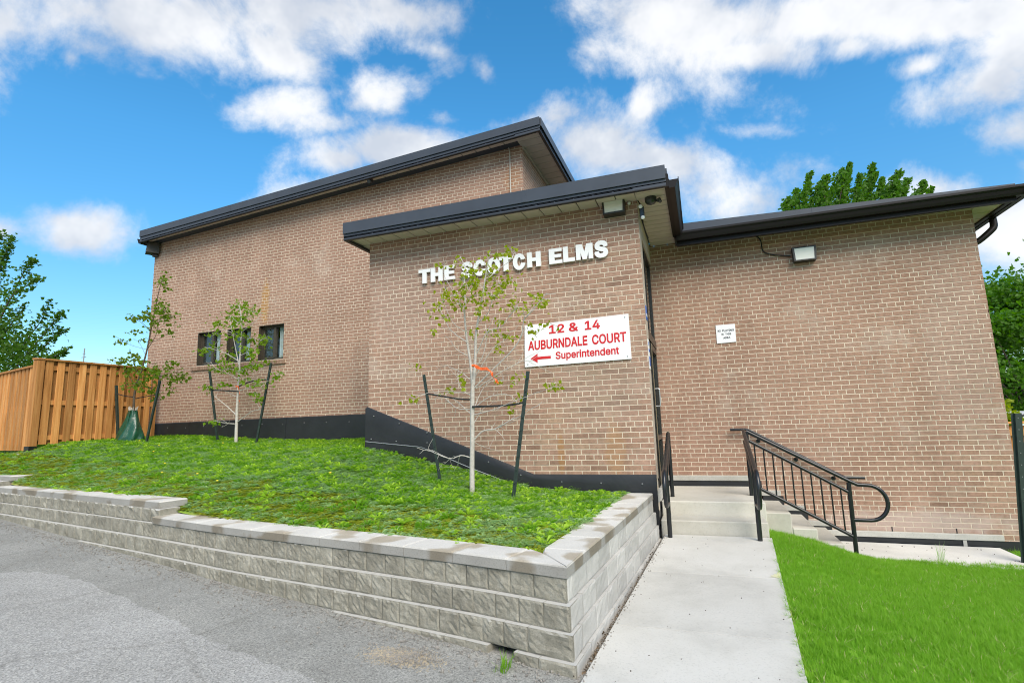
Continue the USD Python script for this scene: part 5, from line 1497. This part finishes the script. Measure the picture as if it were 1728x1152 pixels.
young_tree('leafy young tree standing in front of the three windows', T2,
           [([(398, 750), (399, 720), (400, 690), (402, 655), (404, 620), (406, 580), (408, 545), (404, 515)], .034, .006, 0), ([(403, 615), (398, 590), (392, 560), (388, 540)], .012, .004, .1)],
           [([(399, 700), (388, 690), (372, 676), (362, 668)], .012), ([(399, 715), (385, 714), (365, 711), (355, 710)], .009), ([(400, 712), (412, 703), (425, 694), (440, 690)], .010), ([(402, 650), (420, 642), (440, 636)], .008), ([(402, 640), (385, 630), (365, 622), (355, 610)], .008),
            ([(404, 610), (385, 598), (365, 590), (345, 585)], .008), ([(405, 600), (425, 590), (440, 575), (452, 568)], .008), ([(406, 570), (388, 560), (365, 555), (352, 560)], .007), ([(407, 560), (428, 545), (440, 530)], .007), ([(402, 660), (430, 650), (460, 640), (472, 630)], .007), ([(401, 670), (380, 660), (358, 655)], .006)],
           [(405, 520, 22, 16, 26), (392, 535, 26, 14, 24), (420, 525, 22, 14, 22), (372, 545, 16, 8, 10), (402, 545, 26, 14, 22), (365, 562, 18, 8, 10), (395, 565, 16, 10, 12), (430, 572, 24, 12, 20), (445, 570, 14, 10, 10), (415, 590, 18, 10, 14), (358, 585, 22, 8, 10), (350, 593, 14, 8, 7), (385, 598, 22, 10, 14), (372, 612, 14, 8, 8),
            (385, 622, 26, 10, 20), (412, 622, 26, 10, 20), (432, 616, 18, 8, 12), (450, 608, 10, 6, 6), (365, 622, 18, 6, 10), (440, 648, 18, 10, 14), (468, 633, 12, 7, 9), (350, 655, 12, 10, 9), (372, 650, 16, 6, 8), (362, 710, 16, 6, 9), (430, 665, 12, 6, 6), (438, 675, 10, 6, 6), (412, 640, 8, 6, 5), (343, 590, 10, 6, 4), (425, 600, 12, 8, 8)],
           'leaf_mid', 'bark_pale', .03, .075, 12, .30)
T1 = 7.72
young_tree('slim young tree rising out of the green watering bag beside the fence', T1,
           [([(224, 745), (226, 680), (229, 655), (240, 620), (248, 590), (256, 550), (262, 520), (268, 492), (274, 470)], .026, .005, 0)],
           [([(229, 655), (215, 630), (205, 615), (195, 612)], .007), ([(232, 650), (255, 640), (285, 630), (300, 628)], .008), ([(236, 635), (225, 612), (232, 600)], .006), ([(248, 590), (262, 568), (268, 545), (275, 520)], .007), ([(250, 580), (272, 570), (285, 562)], .005), ([(246, 600), (235, 578), (225, 572)], .004),
            ([(254, 560), (240, 545), (222, 535)], .006), ([(256, 545), (280, 535), (300, 535)], .006), ([(250, 590), (230, 585), (210, 578), (200, 574)], .004), ([(240, 620), (265, 612), (292, 612)], .005)],
           [(275, 475, 12, 16, 16), (262, 520, 16, 14, 16), (275, 525, 20, 20, 26), (290, 535, 16, 10, 12), (250, 530, 16, 12, 14), (235, 537, 16, 8, 10), (222, 534, 10, 6, 7), (258, 548, 16, 14, 14), (285, 560, 14, 6, 8), (222, 560, 14, 5, 6), (205, 574, 18, 5, 7), (240, 572, 12, 4, 5), (200, 610, 16, 8, 12), (225, 602, 16, 10, 14), (240, 618, 18, 12, 18), (218, 625, 18, 10, 16), (250, 630, 22, 14, 24),
            (270, 622, 18, 8, 12), (288, 612, 16, 6, 8), (290, 635, 16, 14, 18), (308, 634, 12, 10, 12), (230, 645, 16, 12, 16), (252, 655, 18, 12, 16), (262, 665, 10, 10, 8), (290, 655, 10, 10, 8), (215, 648, 12, 6, 6)],
           'leaf_young_dark', 'bark_dark', .03, .078, 13, .30)


def stake(label, a, b, Y, r=.017, group='dark green tree stakes'):
    t = thing('tree_stake', label, 'stake', group)
    A, B2 = at(*a, Y), at(*b, Y)
    B2 = B2 + (B2 - A) * .12
    d = (A - B2) / np.linalg.norm(A - B2)
    m = MB()
    s_ = np.array([1.0, 0, 0])
    m.bar(B2, A, r * 1.7, r * .35, up=(0, 1, 0)); m.bar(B2 + np.array([0, r * .9, 0]), A + np.array([0, r * .9, 0]), r * .35, r * 1.6, up=(0, 1, 0))
    obj('shaft', m, 'stake_green', t)
    m = MB()
    for k in range(9):
        p = A + (B2 - A) * (k + .6) / 11 + np.array([0, -r * .2, 0]); m.box(p[0] - .006, p[0] + .006, p[1] - .012, p[1], p[2] - .004, p[2] + .004)
    obj('studs', m, 'stake_green', t)
    return t, A, B2


def strap(parent, pts, Y, w=.008):
    P = [at(px, py, Y) for px, py in pts]
    obj('strap', MB().tube(catmull(P, 4), w, 5), 'strap_black', parent)


s1, *_ = stake('dark green stake left of the pale-trunked tree by the entrance block', (715, 632), (743, 815), 5.9, .022); strap(s1, [(721, 664), (745, 668), (775, 673), (798, 674)], 5.78, .010)
s2, *_ = stake('dark green stake right of the pale-trunked tree by the entrance block', (891, 626), (866, 842), 5.65, .024); strap(s2, [(884, 679), (860, 683), (830, 685), (797, 686)], 5.75, .012)
s3, *_ = stake('dark green stake left of the tree before the windows', (353, 626), (367, 748), 8.25, .024); strap(s3, [(358, 658), (380, 659), (402, 660)], 8.28, .014)
s4, *_ = stake('dark green stake right of the tree before the windows', (457, 612), (432, 747), 8.25, .024); strap(s4, [(449, 640), (425, 643), (402, 652)], 8.28, .014)
s5, *_ = stake('dark grey stake left of the green watering bag', (195, 650), (198, 742), 7.75, .028); strap(s5, [(196, 664), (212, 668), (228, 670)], 7.72, .010)
s6, *_ = stake('dark green stake between the watering bag and the tall block wall', (269, 642), (246, 746), 7.6, .024); strap(s6, [(262, 666), (245, 669), (229, 672)], 7.70, .010)


def ribbon(label, pts, Y, w):
    t = thing('ribbon', label, 'ribbon')
    c = catmull([at(px, py, Y + (.03 if k % 2 else -.03)) for k, (px, py) in enumerate(pts)], 5)
    n = len(c); wz = np.array([[math.sin(k * .9) * .5, math.cos(k * .9) * .3, 1.0] for k in range(n)]) * w
    v = np.stack([c - wz / 2, c + wz / 2], 1).reshape(-1, 3)
    obj('tape', (v, np.array([(2 * k, 2 * k + 2, 2 * k + 3, 2 * k + 1) for k in range(n - 1)])), 'ribbon_orange', t)
    obj('knot', MB().tube([c[0] + [-.03, .03, 0], c[0] + [-.01, -.04, .0], c[0] + [.02, -.04, 0]], .014, 6), 'ribbon_orange', t)


ribbon('orange ribbon streaming from the pale-trunked tree by the entrance block', [(801, 617), (812, 622), (822, 622), (830, 630), (835, 640), (841, 645)], 5.68, .034)
ribbon('short orange-red ribbon hanging on the tree before the windows', [(402, 652), (404, 662), (402, 670), (404, 678)], 8.2, .03)

# watering bag
bg = thing('watering_bag', 'dark green tree watering bag slumped around the slim tree by the fence', 'watering bag')
c = at(217, 744, T1)
prof = [(0.0, .245), (.06, .25), (.16, .225), (.28, .185), (.42, .14), (.55, .105), (.63, .085)]
na, V = 56, []
rg = np.random.default_rng(5)
for h, ra in prof:
    for k in range(na):
        a = 2 * math.pi * k / na
        q = ra * (1 + .08 * math.sin(3 * a + 6 * h) + .09 * math.sin(7 * a - 9 * h) * (1 - h) + .05 * math.sin(13 * a + 20 * h) + .10 * math.cos(a))
        V.append((c[0] + q * math.cos(a) * 1.08 + .09 * h, c[1] + q * math.sin(a) * .8, c[2] - .02 + h + .018 * math.sin(5 * a) * (h > .5)))
F = [(i * na + k, i * na + (k + 1) % na, (i + 1) * na + (k + 1) % na, (i + 1) * na + k) for i in range(len(prof) - 1) for k in range(na)]
obj('bag', (np.array(V), np.array(F)), 'bag_green', bg, smooth=True)
m = MB()
for k in range(9):
    a = k * .7; p = c + np.array([.06 + .07 * math.cos(a), .06 * math.sin(a), .62]); m.tube([p, p + [.02 * math.cos(a), .02 * math.sin(a), .06 + .02 * (k % 2)]], [.012, .005], 5)
obj('gathered_top', m, 'conduit', bg)
m = MB(); m.tube([c + np.array([.075, -.165, .02]), c + np.array([.085, -.13, .25]), c + np.array([.095, -.085, .60])], .010, 6); obj('zip', m, 'bag_green', bg)

# ------------------------------------------------------------------ trees beyond


def shoot_tree(name, label, trunk_p, shoots, Y, depth, leaf_mat, lsize, n_per_m, seed, up=(0, 0, .6), cloud=(), tip=.35):
    r = np.random.default_rng(seed)
    t = thing(name, label, 'tree')
    bm = MB(); LP = []
    tp = np.array(trunk_p, float)
    bm.tube(tp, np.linspace(.22, .08, len(tp)), 9)
    obj('trunk', bm, 'bark_dark', t, smooth=60)
    bm = MB()
    for pts, sp in shoots:
        yy = Y + r.uniform(-depth, depth)
        c = catmull([at(px, py, yy) for px, py in pts], 5)
        bm.tube(c, np.linspace(.03, .008, len(c)), 5)
        L_ = np.linalg.norm(np.diff(c, axis=0), axis=1).sum(); n = int(L_ * n_per_m)
        k = r.uniform(0, len(c) - 1.01, n); i = k.astype(int); q = c[i] + (c[i + 1] - c[i]) * (k - i)[:, None]
        w = sp * (1.0 - (1 - tip) * k / len(c))
        LP.append(q + r.normal(0, 1, q.shape) * w[:, None])
    for (px, py, rx, ry, n, dp) in cloud:
        yy = Y + r.uniform(-depth, depth, n) + dp
        g = r.normal(0, .5, (n, 2))
        LP.append(np.array([at(px + a * rx, py + b * ry, y_) for (a, b), y_ in zip(g, yy)]))
    obj('branches', bm, 'bark_dark', t)
    V, F = leaf_set(np.vstack(LP), lsize, r, .2, up=up)
    obj('crown', (V, F), leaf_mat, t)


shoot_tree('maple_tree', 'dark green maple leaning over the left fence', [(-17.5, 12, .5), (-17.3, 12, 2), (-17, 12, 3.2)],
           [([(-60, 640), (-20, 520), (5, 440), (21, 400)], .16), ([(-30, 600), (10, 520), (40, 460), (59, 436)], .17), ([(-10, 560), (20, 500), (50, 480), (66, 472)], .14), ([(-20, 620), (10, 560), (43, 515)], .14), ([(0, 640), (40, 580), (70, 540), (84, 508)], .14), ([(10, 640), (60, 580), (90, 545), (106, 528)], .14),
            ([(20, 650), (60, 600), (90, 570), (107, 556)], .13), ([(30, 640), (70, 610), (95, 600), (117, 589)], .10), ([(-60, 600), (-30, 480), (-10, 420), (0, 395)], .2), ([(-40, 560), (-10, 470), (12, 420)], .18)],
           12.0, .7, 'leaf_maple', .13, 70, 31, (.5, 0, .55),
           [(-10, 600, 60, 70, 900, 0), (25, 600, 40, 40, 520, 0), (40, 590, 45, 34, 400, .2), (-30, 500, 50, 80, 600, 0), (5, 560, 30, 40, 300, 0)])
tips = [(1331, 335), (1345, 322), (1369, 292), (1383, 309), (1396, 299), (1422, 288), (1434, 277), (1451, 297), (1473, 279), (1487, 303), (1518, 291), (1532, 304), (1557, 308), (1572, 319), (1462, 312), (1408, 316), (1504, 318), (1360, 320)]
shoots = []
rt = np.random.default_rng(77)
for k, (tx, ty) in enumerate(tips + [(t_[0] + rt.uniform(-14, 14), t_[1] + rt.uniform(12, 30)) for t_ in tips]):
    bx = 1440 + (tx - 1440) * rt.uniform(.5, .75)
    shoots.append(([(bx - 14, ty + 110), (bx + (tx - bx) * .40 - 12, ty + 56), (tx - rt.uniform(2, 12), ty + 20), (tx, ty)], rt.uniform(.10, .24)))
shoot_tree('roof_tree', 'bright green treetop showing above the wing roof', [(15.5, 24, -.6), (15.5, 24, 5), (15.3, 24, 8)], shoots, 24.0, 1.2, 'leaf_top', .135, 190, 32, (.55, 0, 1.1),
           [(1400, 368, 40, 16, 700, 0), (1455, 360, 60, 16, 1000, 0), (1515, 360, 40, 10, 400, 0), (1440, 415, 90, 50, 1600, 0)], .12)


def crown_tree(name, label, c, R, leaf_mat, lsize, n, seed, trunk_h, group=None):
    r = np.random.default_rng(seed)
    t = thing(name, label, 'tree', group)
    c = np.array(c, float); R = np.array(R, float)
    obj('trunk', MB().tube([(c[0], c[1], -.7), (c[0] + .1, c[1], c[2] * .5), (c[0], c[1], c[2])], [.28, .22, .12], 9), 'bark_dark', t, smooth=60)
    nc = 70
    u = r.normal(size=(nc, 3)); u /= np.linalg.norm(u, axis=1, keepdims=True)
    cl = c + u * R * r.uniform(.45, 1.0, (nc, 1)) ** .6
    bm = MB()
    for q in cl[:14]:
        s_ = c + np.array([0, 0, -R[2] * .4]); bm.tube([s_, (s_ + q) / 2 + [0, 0, -.15], q], [.05, .03, .01], 5)
    obj('branches', bm, 'bark_dark', t)
    k = r.integers(0, nc, n); rad = r.uniform(.35, .95, nc) * R.min() * .32
    P = cl[k] + r.normal(0, .55, (n, 3)) * rad[k][:, None] * [1, 1, .8]
    V, F = leaf_set(P, lsize, r, .35)
    obj('crown', (V, F), leaf_mat, t)


crown_tree('leafy_tree', 'tall dark green tree behind the right end of the wing', (11.0, 21, 2.7), (3.2, 3.0, 3.3), 'leaf_dark', .14, 30000, 41, 2)
crown_tree('leafy_tree', 'lower dark bushy tree close behind the right corner of the wing', (8.2, 17.5, 1.8), (2.2, 2.2, 2.5), 'leaf_dark', .12, 24000, 42, 1)
crown_tree('leafy_tree', 'pale green young bush just above the right fence', (5.0, 12.1, 1.15), (.34, .3, .36), 'leaf_lime', .10, 500, 43, 1)

# ------------------------------------------------------------------ grass, ground cover, gravel


def scatter(name, protos, pts, yaw, scale, idx, label, cat, tilt=None):
    pi = UsdGeom.PointInstancer.Define(stage, numbered('/World', name))
    tag(pi, label, cat, kind='stuff')
    rel = pi.CreatePrototypesRel()
    for k, (mesh_, mt) in enumerate(protos):
        path = f'{pi.GetPath()}/prototypes/{cat.replace(" ", "_")}_{k + 1:03d}'
        usdkit.mesh(stage, path, mesh_, M[mt]); rel.AddTarget(path)
    pi.CreatePositionsAttr(Vt.Vec3fArray.FromNumpy(np.asarray(pts, np.float32)))
    h = np.asarray(yaw) / 2
    q = np.zeros((len(pts), 4), np.float32); q[:, 0] = np.cos(h); q[:, 3] = np.sin(h)
    pi.CreateOrientationsAttr(Vt.QuathArray([Gf.Quath(float(a), 0.0, 0.0, float(d)) for a, _, _, d in q]))
    pi.CreateScalesAttr(Vt.Vec3fArray.FromNumpy(np.repeat(np.asarray(scale, np.float32)[:, None], 3, 1)))
    pi.CreateProtoIndicesAttr(Vt.IntArray.FromNumpy(np.asarray(idx, np.int32)))


def tuft(n, h, spread, w, lean, r):
    m = MB()
    for _ in range(n):
        a = r.uniform(0, 2 * np.pi); b = np.array([math.cos(a), math.sin(a), 0]); p = b * r.uniform(0, spread) + np.array([0, 0, -.01])
        a2 = a + r.normal(0, .8); d = np.array([math.cos(a2), math.sin(a2), 0]); s_ = np.array([-d[1], d[0], 0]) * w * r.uniform(.7, 1.3) / 2
        hh = h * r.uniform(.55, 1.25); ln = lean * hh * r.uniform(.2, 1.3)
        q1, q2 = p + d * ln * .35 + [0, 0, hh * .6], p + d * ln + [0, 0, hh]
        m.add([p - s_, p + s_, q1 + s_ * .8, q1 - s_ * .8, q2], [(0, 1, 2), (0, 2, 3), (3, 2, 4)])
    return m.data()


def rosette(n, h, spread, lw, r, fern=False):
    """low leafy clump; fern: each stem carries rows of little leaflets"""
    m = MB()
    for _ in range(n):
        a = r.uniform(0, 2 * np.pi); d = np.array([math.cos(a), math.sin(a), 0]); s_ = np.array([-d[1], d[0], 0])
        L_ = spread * r.uniform(.5, 1.2); hh = h * r.uniform(.4, 1.2)
        P = lambda t: d * L_ * t + np.array([0, 0, hh * (1.6 * t - 1.0 * t * t)])
        if fern:
            for t in np.linspace(.25, 1, 6):
                for sg in (-1, 1):
                    q = P(t); e = q + s_ * sg * lw * (1.15 - t * .7) * 1.4 + d * lw * .5 + [0, 0, r.normal(0, .004)]
                    f_ = d * lw * .32
                    m.add([q - f_ * .5, q + f_ * .5, e], [(0, 1, 2)])
        else:
            q0, q1, q2 = P(.15), P(.65), P(1.0); w = s_ * lw
            m.add([q0, q1 - w, q2, q1 + w], [(0, 1, 2), (0, 2, 3)])
    return m.data()


import shapely as _sh


def fill(poly, dens, r):
    x0, y0, x1, y1 = poly.bounds; n = int((x1 - x0) * (y1 - y0) * dens)
    P = np.column_stack([r.uniform(x0, x1, n), r.uniform(y0, y1, n)])
    return P[_sh.contains_xy(poly, P[:, 0], P[:, 1])]


rl = np.random.default_rng(91)
near = lawn_poly.buffer(.006).intersection(Polygon([(0, 2.6), (2.6, 2.6), (4.6, 6.8), (4.6, 9.2), (.3, 9.2), (.2, 6)]))
P = fill(near, 1500, rl)
prot = [(tuft(14, .046, .024, .0036, .9, np.random.default_rng(k)), 'grass_blade') for k in range(5)] + [(tuft(10, .070, .02, .0034, .9, np.random.default_rng(20)), 'grass_blade'), (tuft(8, .050, .03, .0034, 1.3, np.random.default_rng(21)), 'straw')]
z = lawn(P[:, 0], P[:, 1])
nz = meshkit.fbm(np.column_stack([P * 1.1, np.zeros(len(P))]))
idx = np.where(rl.uniform(size=len(P)) < .07, 5, rl.integers(0, 5, len(P))); idx = np.where(rl.uniform(size=len(P)) < .035, 6, idx)
scatter('lawn_grass', prot, np.column_stack([P, z - .012]), rl.uniform(0, 6.28, len(P)), np.clip(.85 + .5 * nz + rl.normal(0, .12, len(P)), .45, 1.5), idx, 'short mown green grass on the lawn right of the walkway', 'grass')
far = lawn_poly.difference(near).intersection(sbox(.3, 2.0, 9, 13.5)); P = fill(far, 350, rl)
scatter('far_grass', [(tuft(14, .07, .05, .006, .6, np.random.default_rng(30)), 'grass_blade')], np.column_stack([P, lawn(P[:, 0], P[:, 1])]), rl.uniform(0, 6.28, len(P)), rl.uniform(.7, 1.2, len(P)), np.zeros(len(P)), 'green grass beyond the lower pavement', 'grass')

rc = np.random.default_rng(92)
bed = gp.buffer(-.055)
P = fill(bed, 900, rc)
nb1 = meshkit.fbm(np.column_stack([P * .9, np.full(len(P), 3.0)])); nb2 = meshkit.fbm(np.column_stack([P * 1.3, np.full(len(P), 9.0)])); bare = meshkit.fbm(np.column_stack([P * 1.5, np.full(len(P), 17.0)]))
keep = rc.uniform(size=len(P)) < np.clip(.88 + 3.2 * bare, .05, 1)
keep &= ~((np.hypot(P[:, 0] + 2.56, P[:, 1] - 5.78) < .16) & (rc.uniform(size=len(P)) < .8))
P, nb1, nb2 = P[keep], nb1[keep], nb2[keep]
prot = [(rosette(17, .085, .085, .013, np.random.default_rng(k), True), 'cover_fern') for k in range(3)] + [(rosette(22, .075, .075, .0115, np.random.default_rng(10 + k)), 'cover_fern') for k in range(2)] + \
       [(rosette(26, .05, .075, .0105, np.random.default_rng(15 + k), k == 1), 'cover_sedum') for k in range(2)] + [(tuft(24, .075, .045, .005, .9, np.random.default_rng(18)), 'cover_fern'), (rosette(18, .035, .07, .010, np.random.default_rng(19)), 'cover_yellow'), (rosette(22, .08, .07, .012, np.random.default_rng(22)), 'cover_light')]
u = rc.uniform(size=len(P))
idx = np.where(u < .42, rc.integers(0, 3, len(P)), np.where(u < .80, rc.integers(3, 5, len(P)), 7))
idx = np.where((nb2 > .10) & (rc.uniform(size=len(P)) < .8), rc.integers(5, 7, len(P)), idx)
idx = np.where((idx < 8) & (rc.uniform(size=len(P)) < .07), 9, idx)
front_d = np.array([FRONT[:, 1][np.argmin(np.abs(FRONT[:, 0] - a))] for a in P[:, 0]])
idx = np.where((nb1 > .12) & (P[:, 1] - front_d < 1.2) & (rc.uniform(size=len(P)) < .7), 8, idx)
z = mound(P[:, 0], P[:, 1]) + .02 * meshkit.fbm(np.column_stack([P * 1.5, np.zeros(len(P))]))
scatter('ground_cover', prot, np.column_stack([P, z - .004]), rc.uniform(0, 6.28, len(P)), rc.uniform(.40, 1.12, len(P)) * (1 + .5 * np.clip(nb1, -.4, .5)), idx, 'dense low green ground cover plants over the mound', 'ground cover')
# dandelion heads
fl = thing('dandelions', 'few small yellow flowers dotted in the ground cover', 'flowers', kind='stuff')
m = MB()
for x, y in ((-9.6, 7.3), (-10.4, 7.5), (-9.2, 6.9), (-8.0, 6.2), (-6.6, 5.6), (-7.4, 5.7), (-8.7, 7.9), (-5.9, 5.3), (-4.4, 5.6)):
    p = np.array([x, y, float(mound(np.array([x]), np.array([y]))[0]) + .07])
    m.tube([p, p + [0, 0, .008], p + [0, 0, .016]], [.014, .018, .006], 7)
obj('petals', m, 'yellow_petal', fl)

# gravel along the foot of the wall, the sandy patch and bits on the walkway
rgv = np.random.default_rng(93)


def pebble(seed):
    s_ = trimesh.creation.icosphere(1, 1.0); r = np.random.default_rng(seed)
    s_.vertices *= r.uniform(.6, 1.1, (1, 3)); s_.vertices += r.normal(0, .10, s_.vertices.shape)
    return np.array(s_.vertices), np.array(s_.faces)


pts, sc = [], []
LTn = 6.5
for _ in range(1500):
    d = rgv.uniform(0, 10.5); a, b, t = along(FRONT, 0, d, d + .05); n = np.array([-t[1], t[0]]); n = n if n[1] < 0 else -n
    o = .11 + abs(rgv.normal(0, .16)) * (1.6 if rgv.uniform() < .3 else .6); p = a + n * o
    pts.append((*p, float(road(p[0], p[1])) + .014)); sc.append(rgv.uniform(.003, .009) * (1.8 if rgv.uniform() < .05 else 1))
for _ in range(1500):
    y = rgv.uniform(2.9, 6.7); l, _r = walk_edges(y); sx = np.interp(y, SIDE[:, 1], SIDE[:, 0]) + .05
    x = rgv.uniform(sx, l) if rgv.uniform() < .9 else l + abs(rgv.normal(0, .02)); z = -.07 + .018 * (y - 6.77) + .0
    z = float(walk_z(y)) - .035 if x < l else float(walk_z(y)) + .003
    pts.append((x, y, z)); sc.append(rgv.uniform(.003, .007))
c = atz(680, 1105, -.05)
for _ in range(700):
    g = rgv.normal(0, .5, 2) * [.26, .12]; pts.append((c[0] + g[0], c[1] + g[1], float(road(c[0], c[1])) + .014)); sc.append(rgv.uniform(.002, .007))
for _ in range(1500):
    x, y = rgv.uniform(-9, -1), rgv.uniform(1.8, 4.8); pts.append((x, y, float(road(x, y)) + .008)); sc.append(rgv.uniform(.0015, .004))
pts = np.array(pts)
scatter('gravel', [(pebble(k), 'gravel') for k in range(4)], pts, rgv.uniform(0, 6.28, len(pts)), sc, rgv.integers(0, 4, len(pts)), 'loose gravel and grit along the foot of the retaining wall', 'gravel')
gs = obj('gravel_bed', sheet(Polygon([(-.86, 3.2), (-.60, 6.72), *[(walk_edges(y)[0] + .01, y) for y in (6.72, 5, 3.3, 2.6)], (-.8, 2.6)]), lambda x, y: walk_z(y) - .045, .2), 'soil', kind='structure', label='narrow earth strip between the retaining wall and the walkway', cat='earth strip')
plain('sand', (.36, .31, .225), .95, .2, var=.35, scale=40)
pts, sc = [], []
for _ in range(2600):
    g = rgv.normal(0, .45, 2) * [.24, .11]; pts.append((c[0] + g[0], c[1] + g[1], float(road(c[0] + g[0], c[1] + g[1])) + .007)); sc.append(rgv.uniform(.0022, .0055))
pts = np.array(pts)
scatter('sand_patch', [(pebble(31 + k), 'sand') for k in range(3)], pts, rgv.uniform(0, 6.28, len(pts)), sc, rgv.integers(0, 3, len(pts)), 'small sandy patch of crumbled asphalt in the foreground', 'sand patch')
pts, sc = [], []
for _ in range(55):
    y = rgv.uniform(2.9, 6.7); l, r2 = walk_edges(y); x = rgv.uniform(l + .03, r2 - .03); pts.append((x, y, float(walk_z(y)) + .002)); sc.append(rgv.uniform(.0018, .0042) * (1.8 if rgv.uniform() < .06 else 1))
for _ in range(70):
    y = rgv.uniform(3.0, 6.6); l, r2 = walk_edges(y); pts.append((l + rgv.normal(-.02, .03), y, float(walk_z(y)) - .012)); sc.append(rgv.uniform(.003, .008))
for _ in range(25):
    x, y = rgv.uniform(1.7, 3.3), rgv.uniform(7.9, 8.6); pts.append((x, y, -.39)); sc.append(rgv.uniform(.003, .007))
pts = np.array(pts)
scatter('leaf_litter', [(pebble(11 + k), 'debris') for k in range(3)], pts, rgv.uniform(0, 6.28, len(pts)), sc, rgv.integers(0, 3, len(pts)), 'dark crumbs and dry leaf bits scattered on the walkway', 'debris')

# weeds
wd = thing('weed_tuft', 'green weed tuft growing out of the asphalt by the drain gap', 'weed')
c = atz(848, 1132, -.09); v, f = tuft(46, .085, .05, .006, 1.0, np.random.default_rng(50))
obj('blades', (v + [c[0], c[1], -.09], f), 'cover_fern', wd)
wd = thing('weed_tuft', 'thin dry grass stalks standing on the edge of the lower pavement', 'weed')
c = atz(1588, 948, -.42); v, f = tuft(22, .20, .05, .004, .7, np.random.default_rng(51))
obj('blades', (v + c, f), 'cover_sedum', wd)
wd = thing('weed_tuft', 'flat leafy weed creeping over the edge of the lower pavement', 'weed')
c = atz(1552, 950, -.41); v, f = rosette(46, .05, .17, .018, np.random.default_rng(52), True)
obj('leaves', (v * [1.5, .7, 1] + c, f), 'grass_blade', wd)
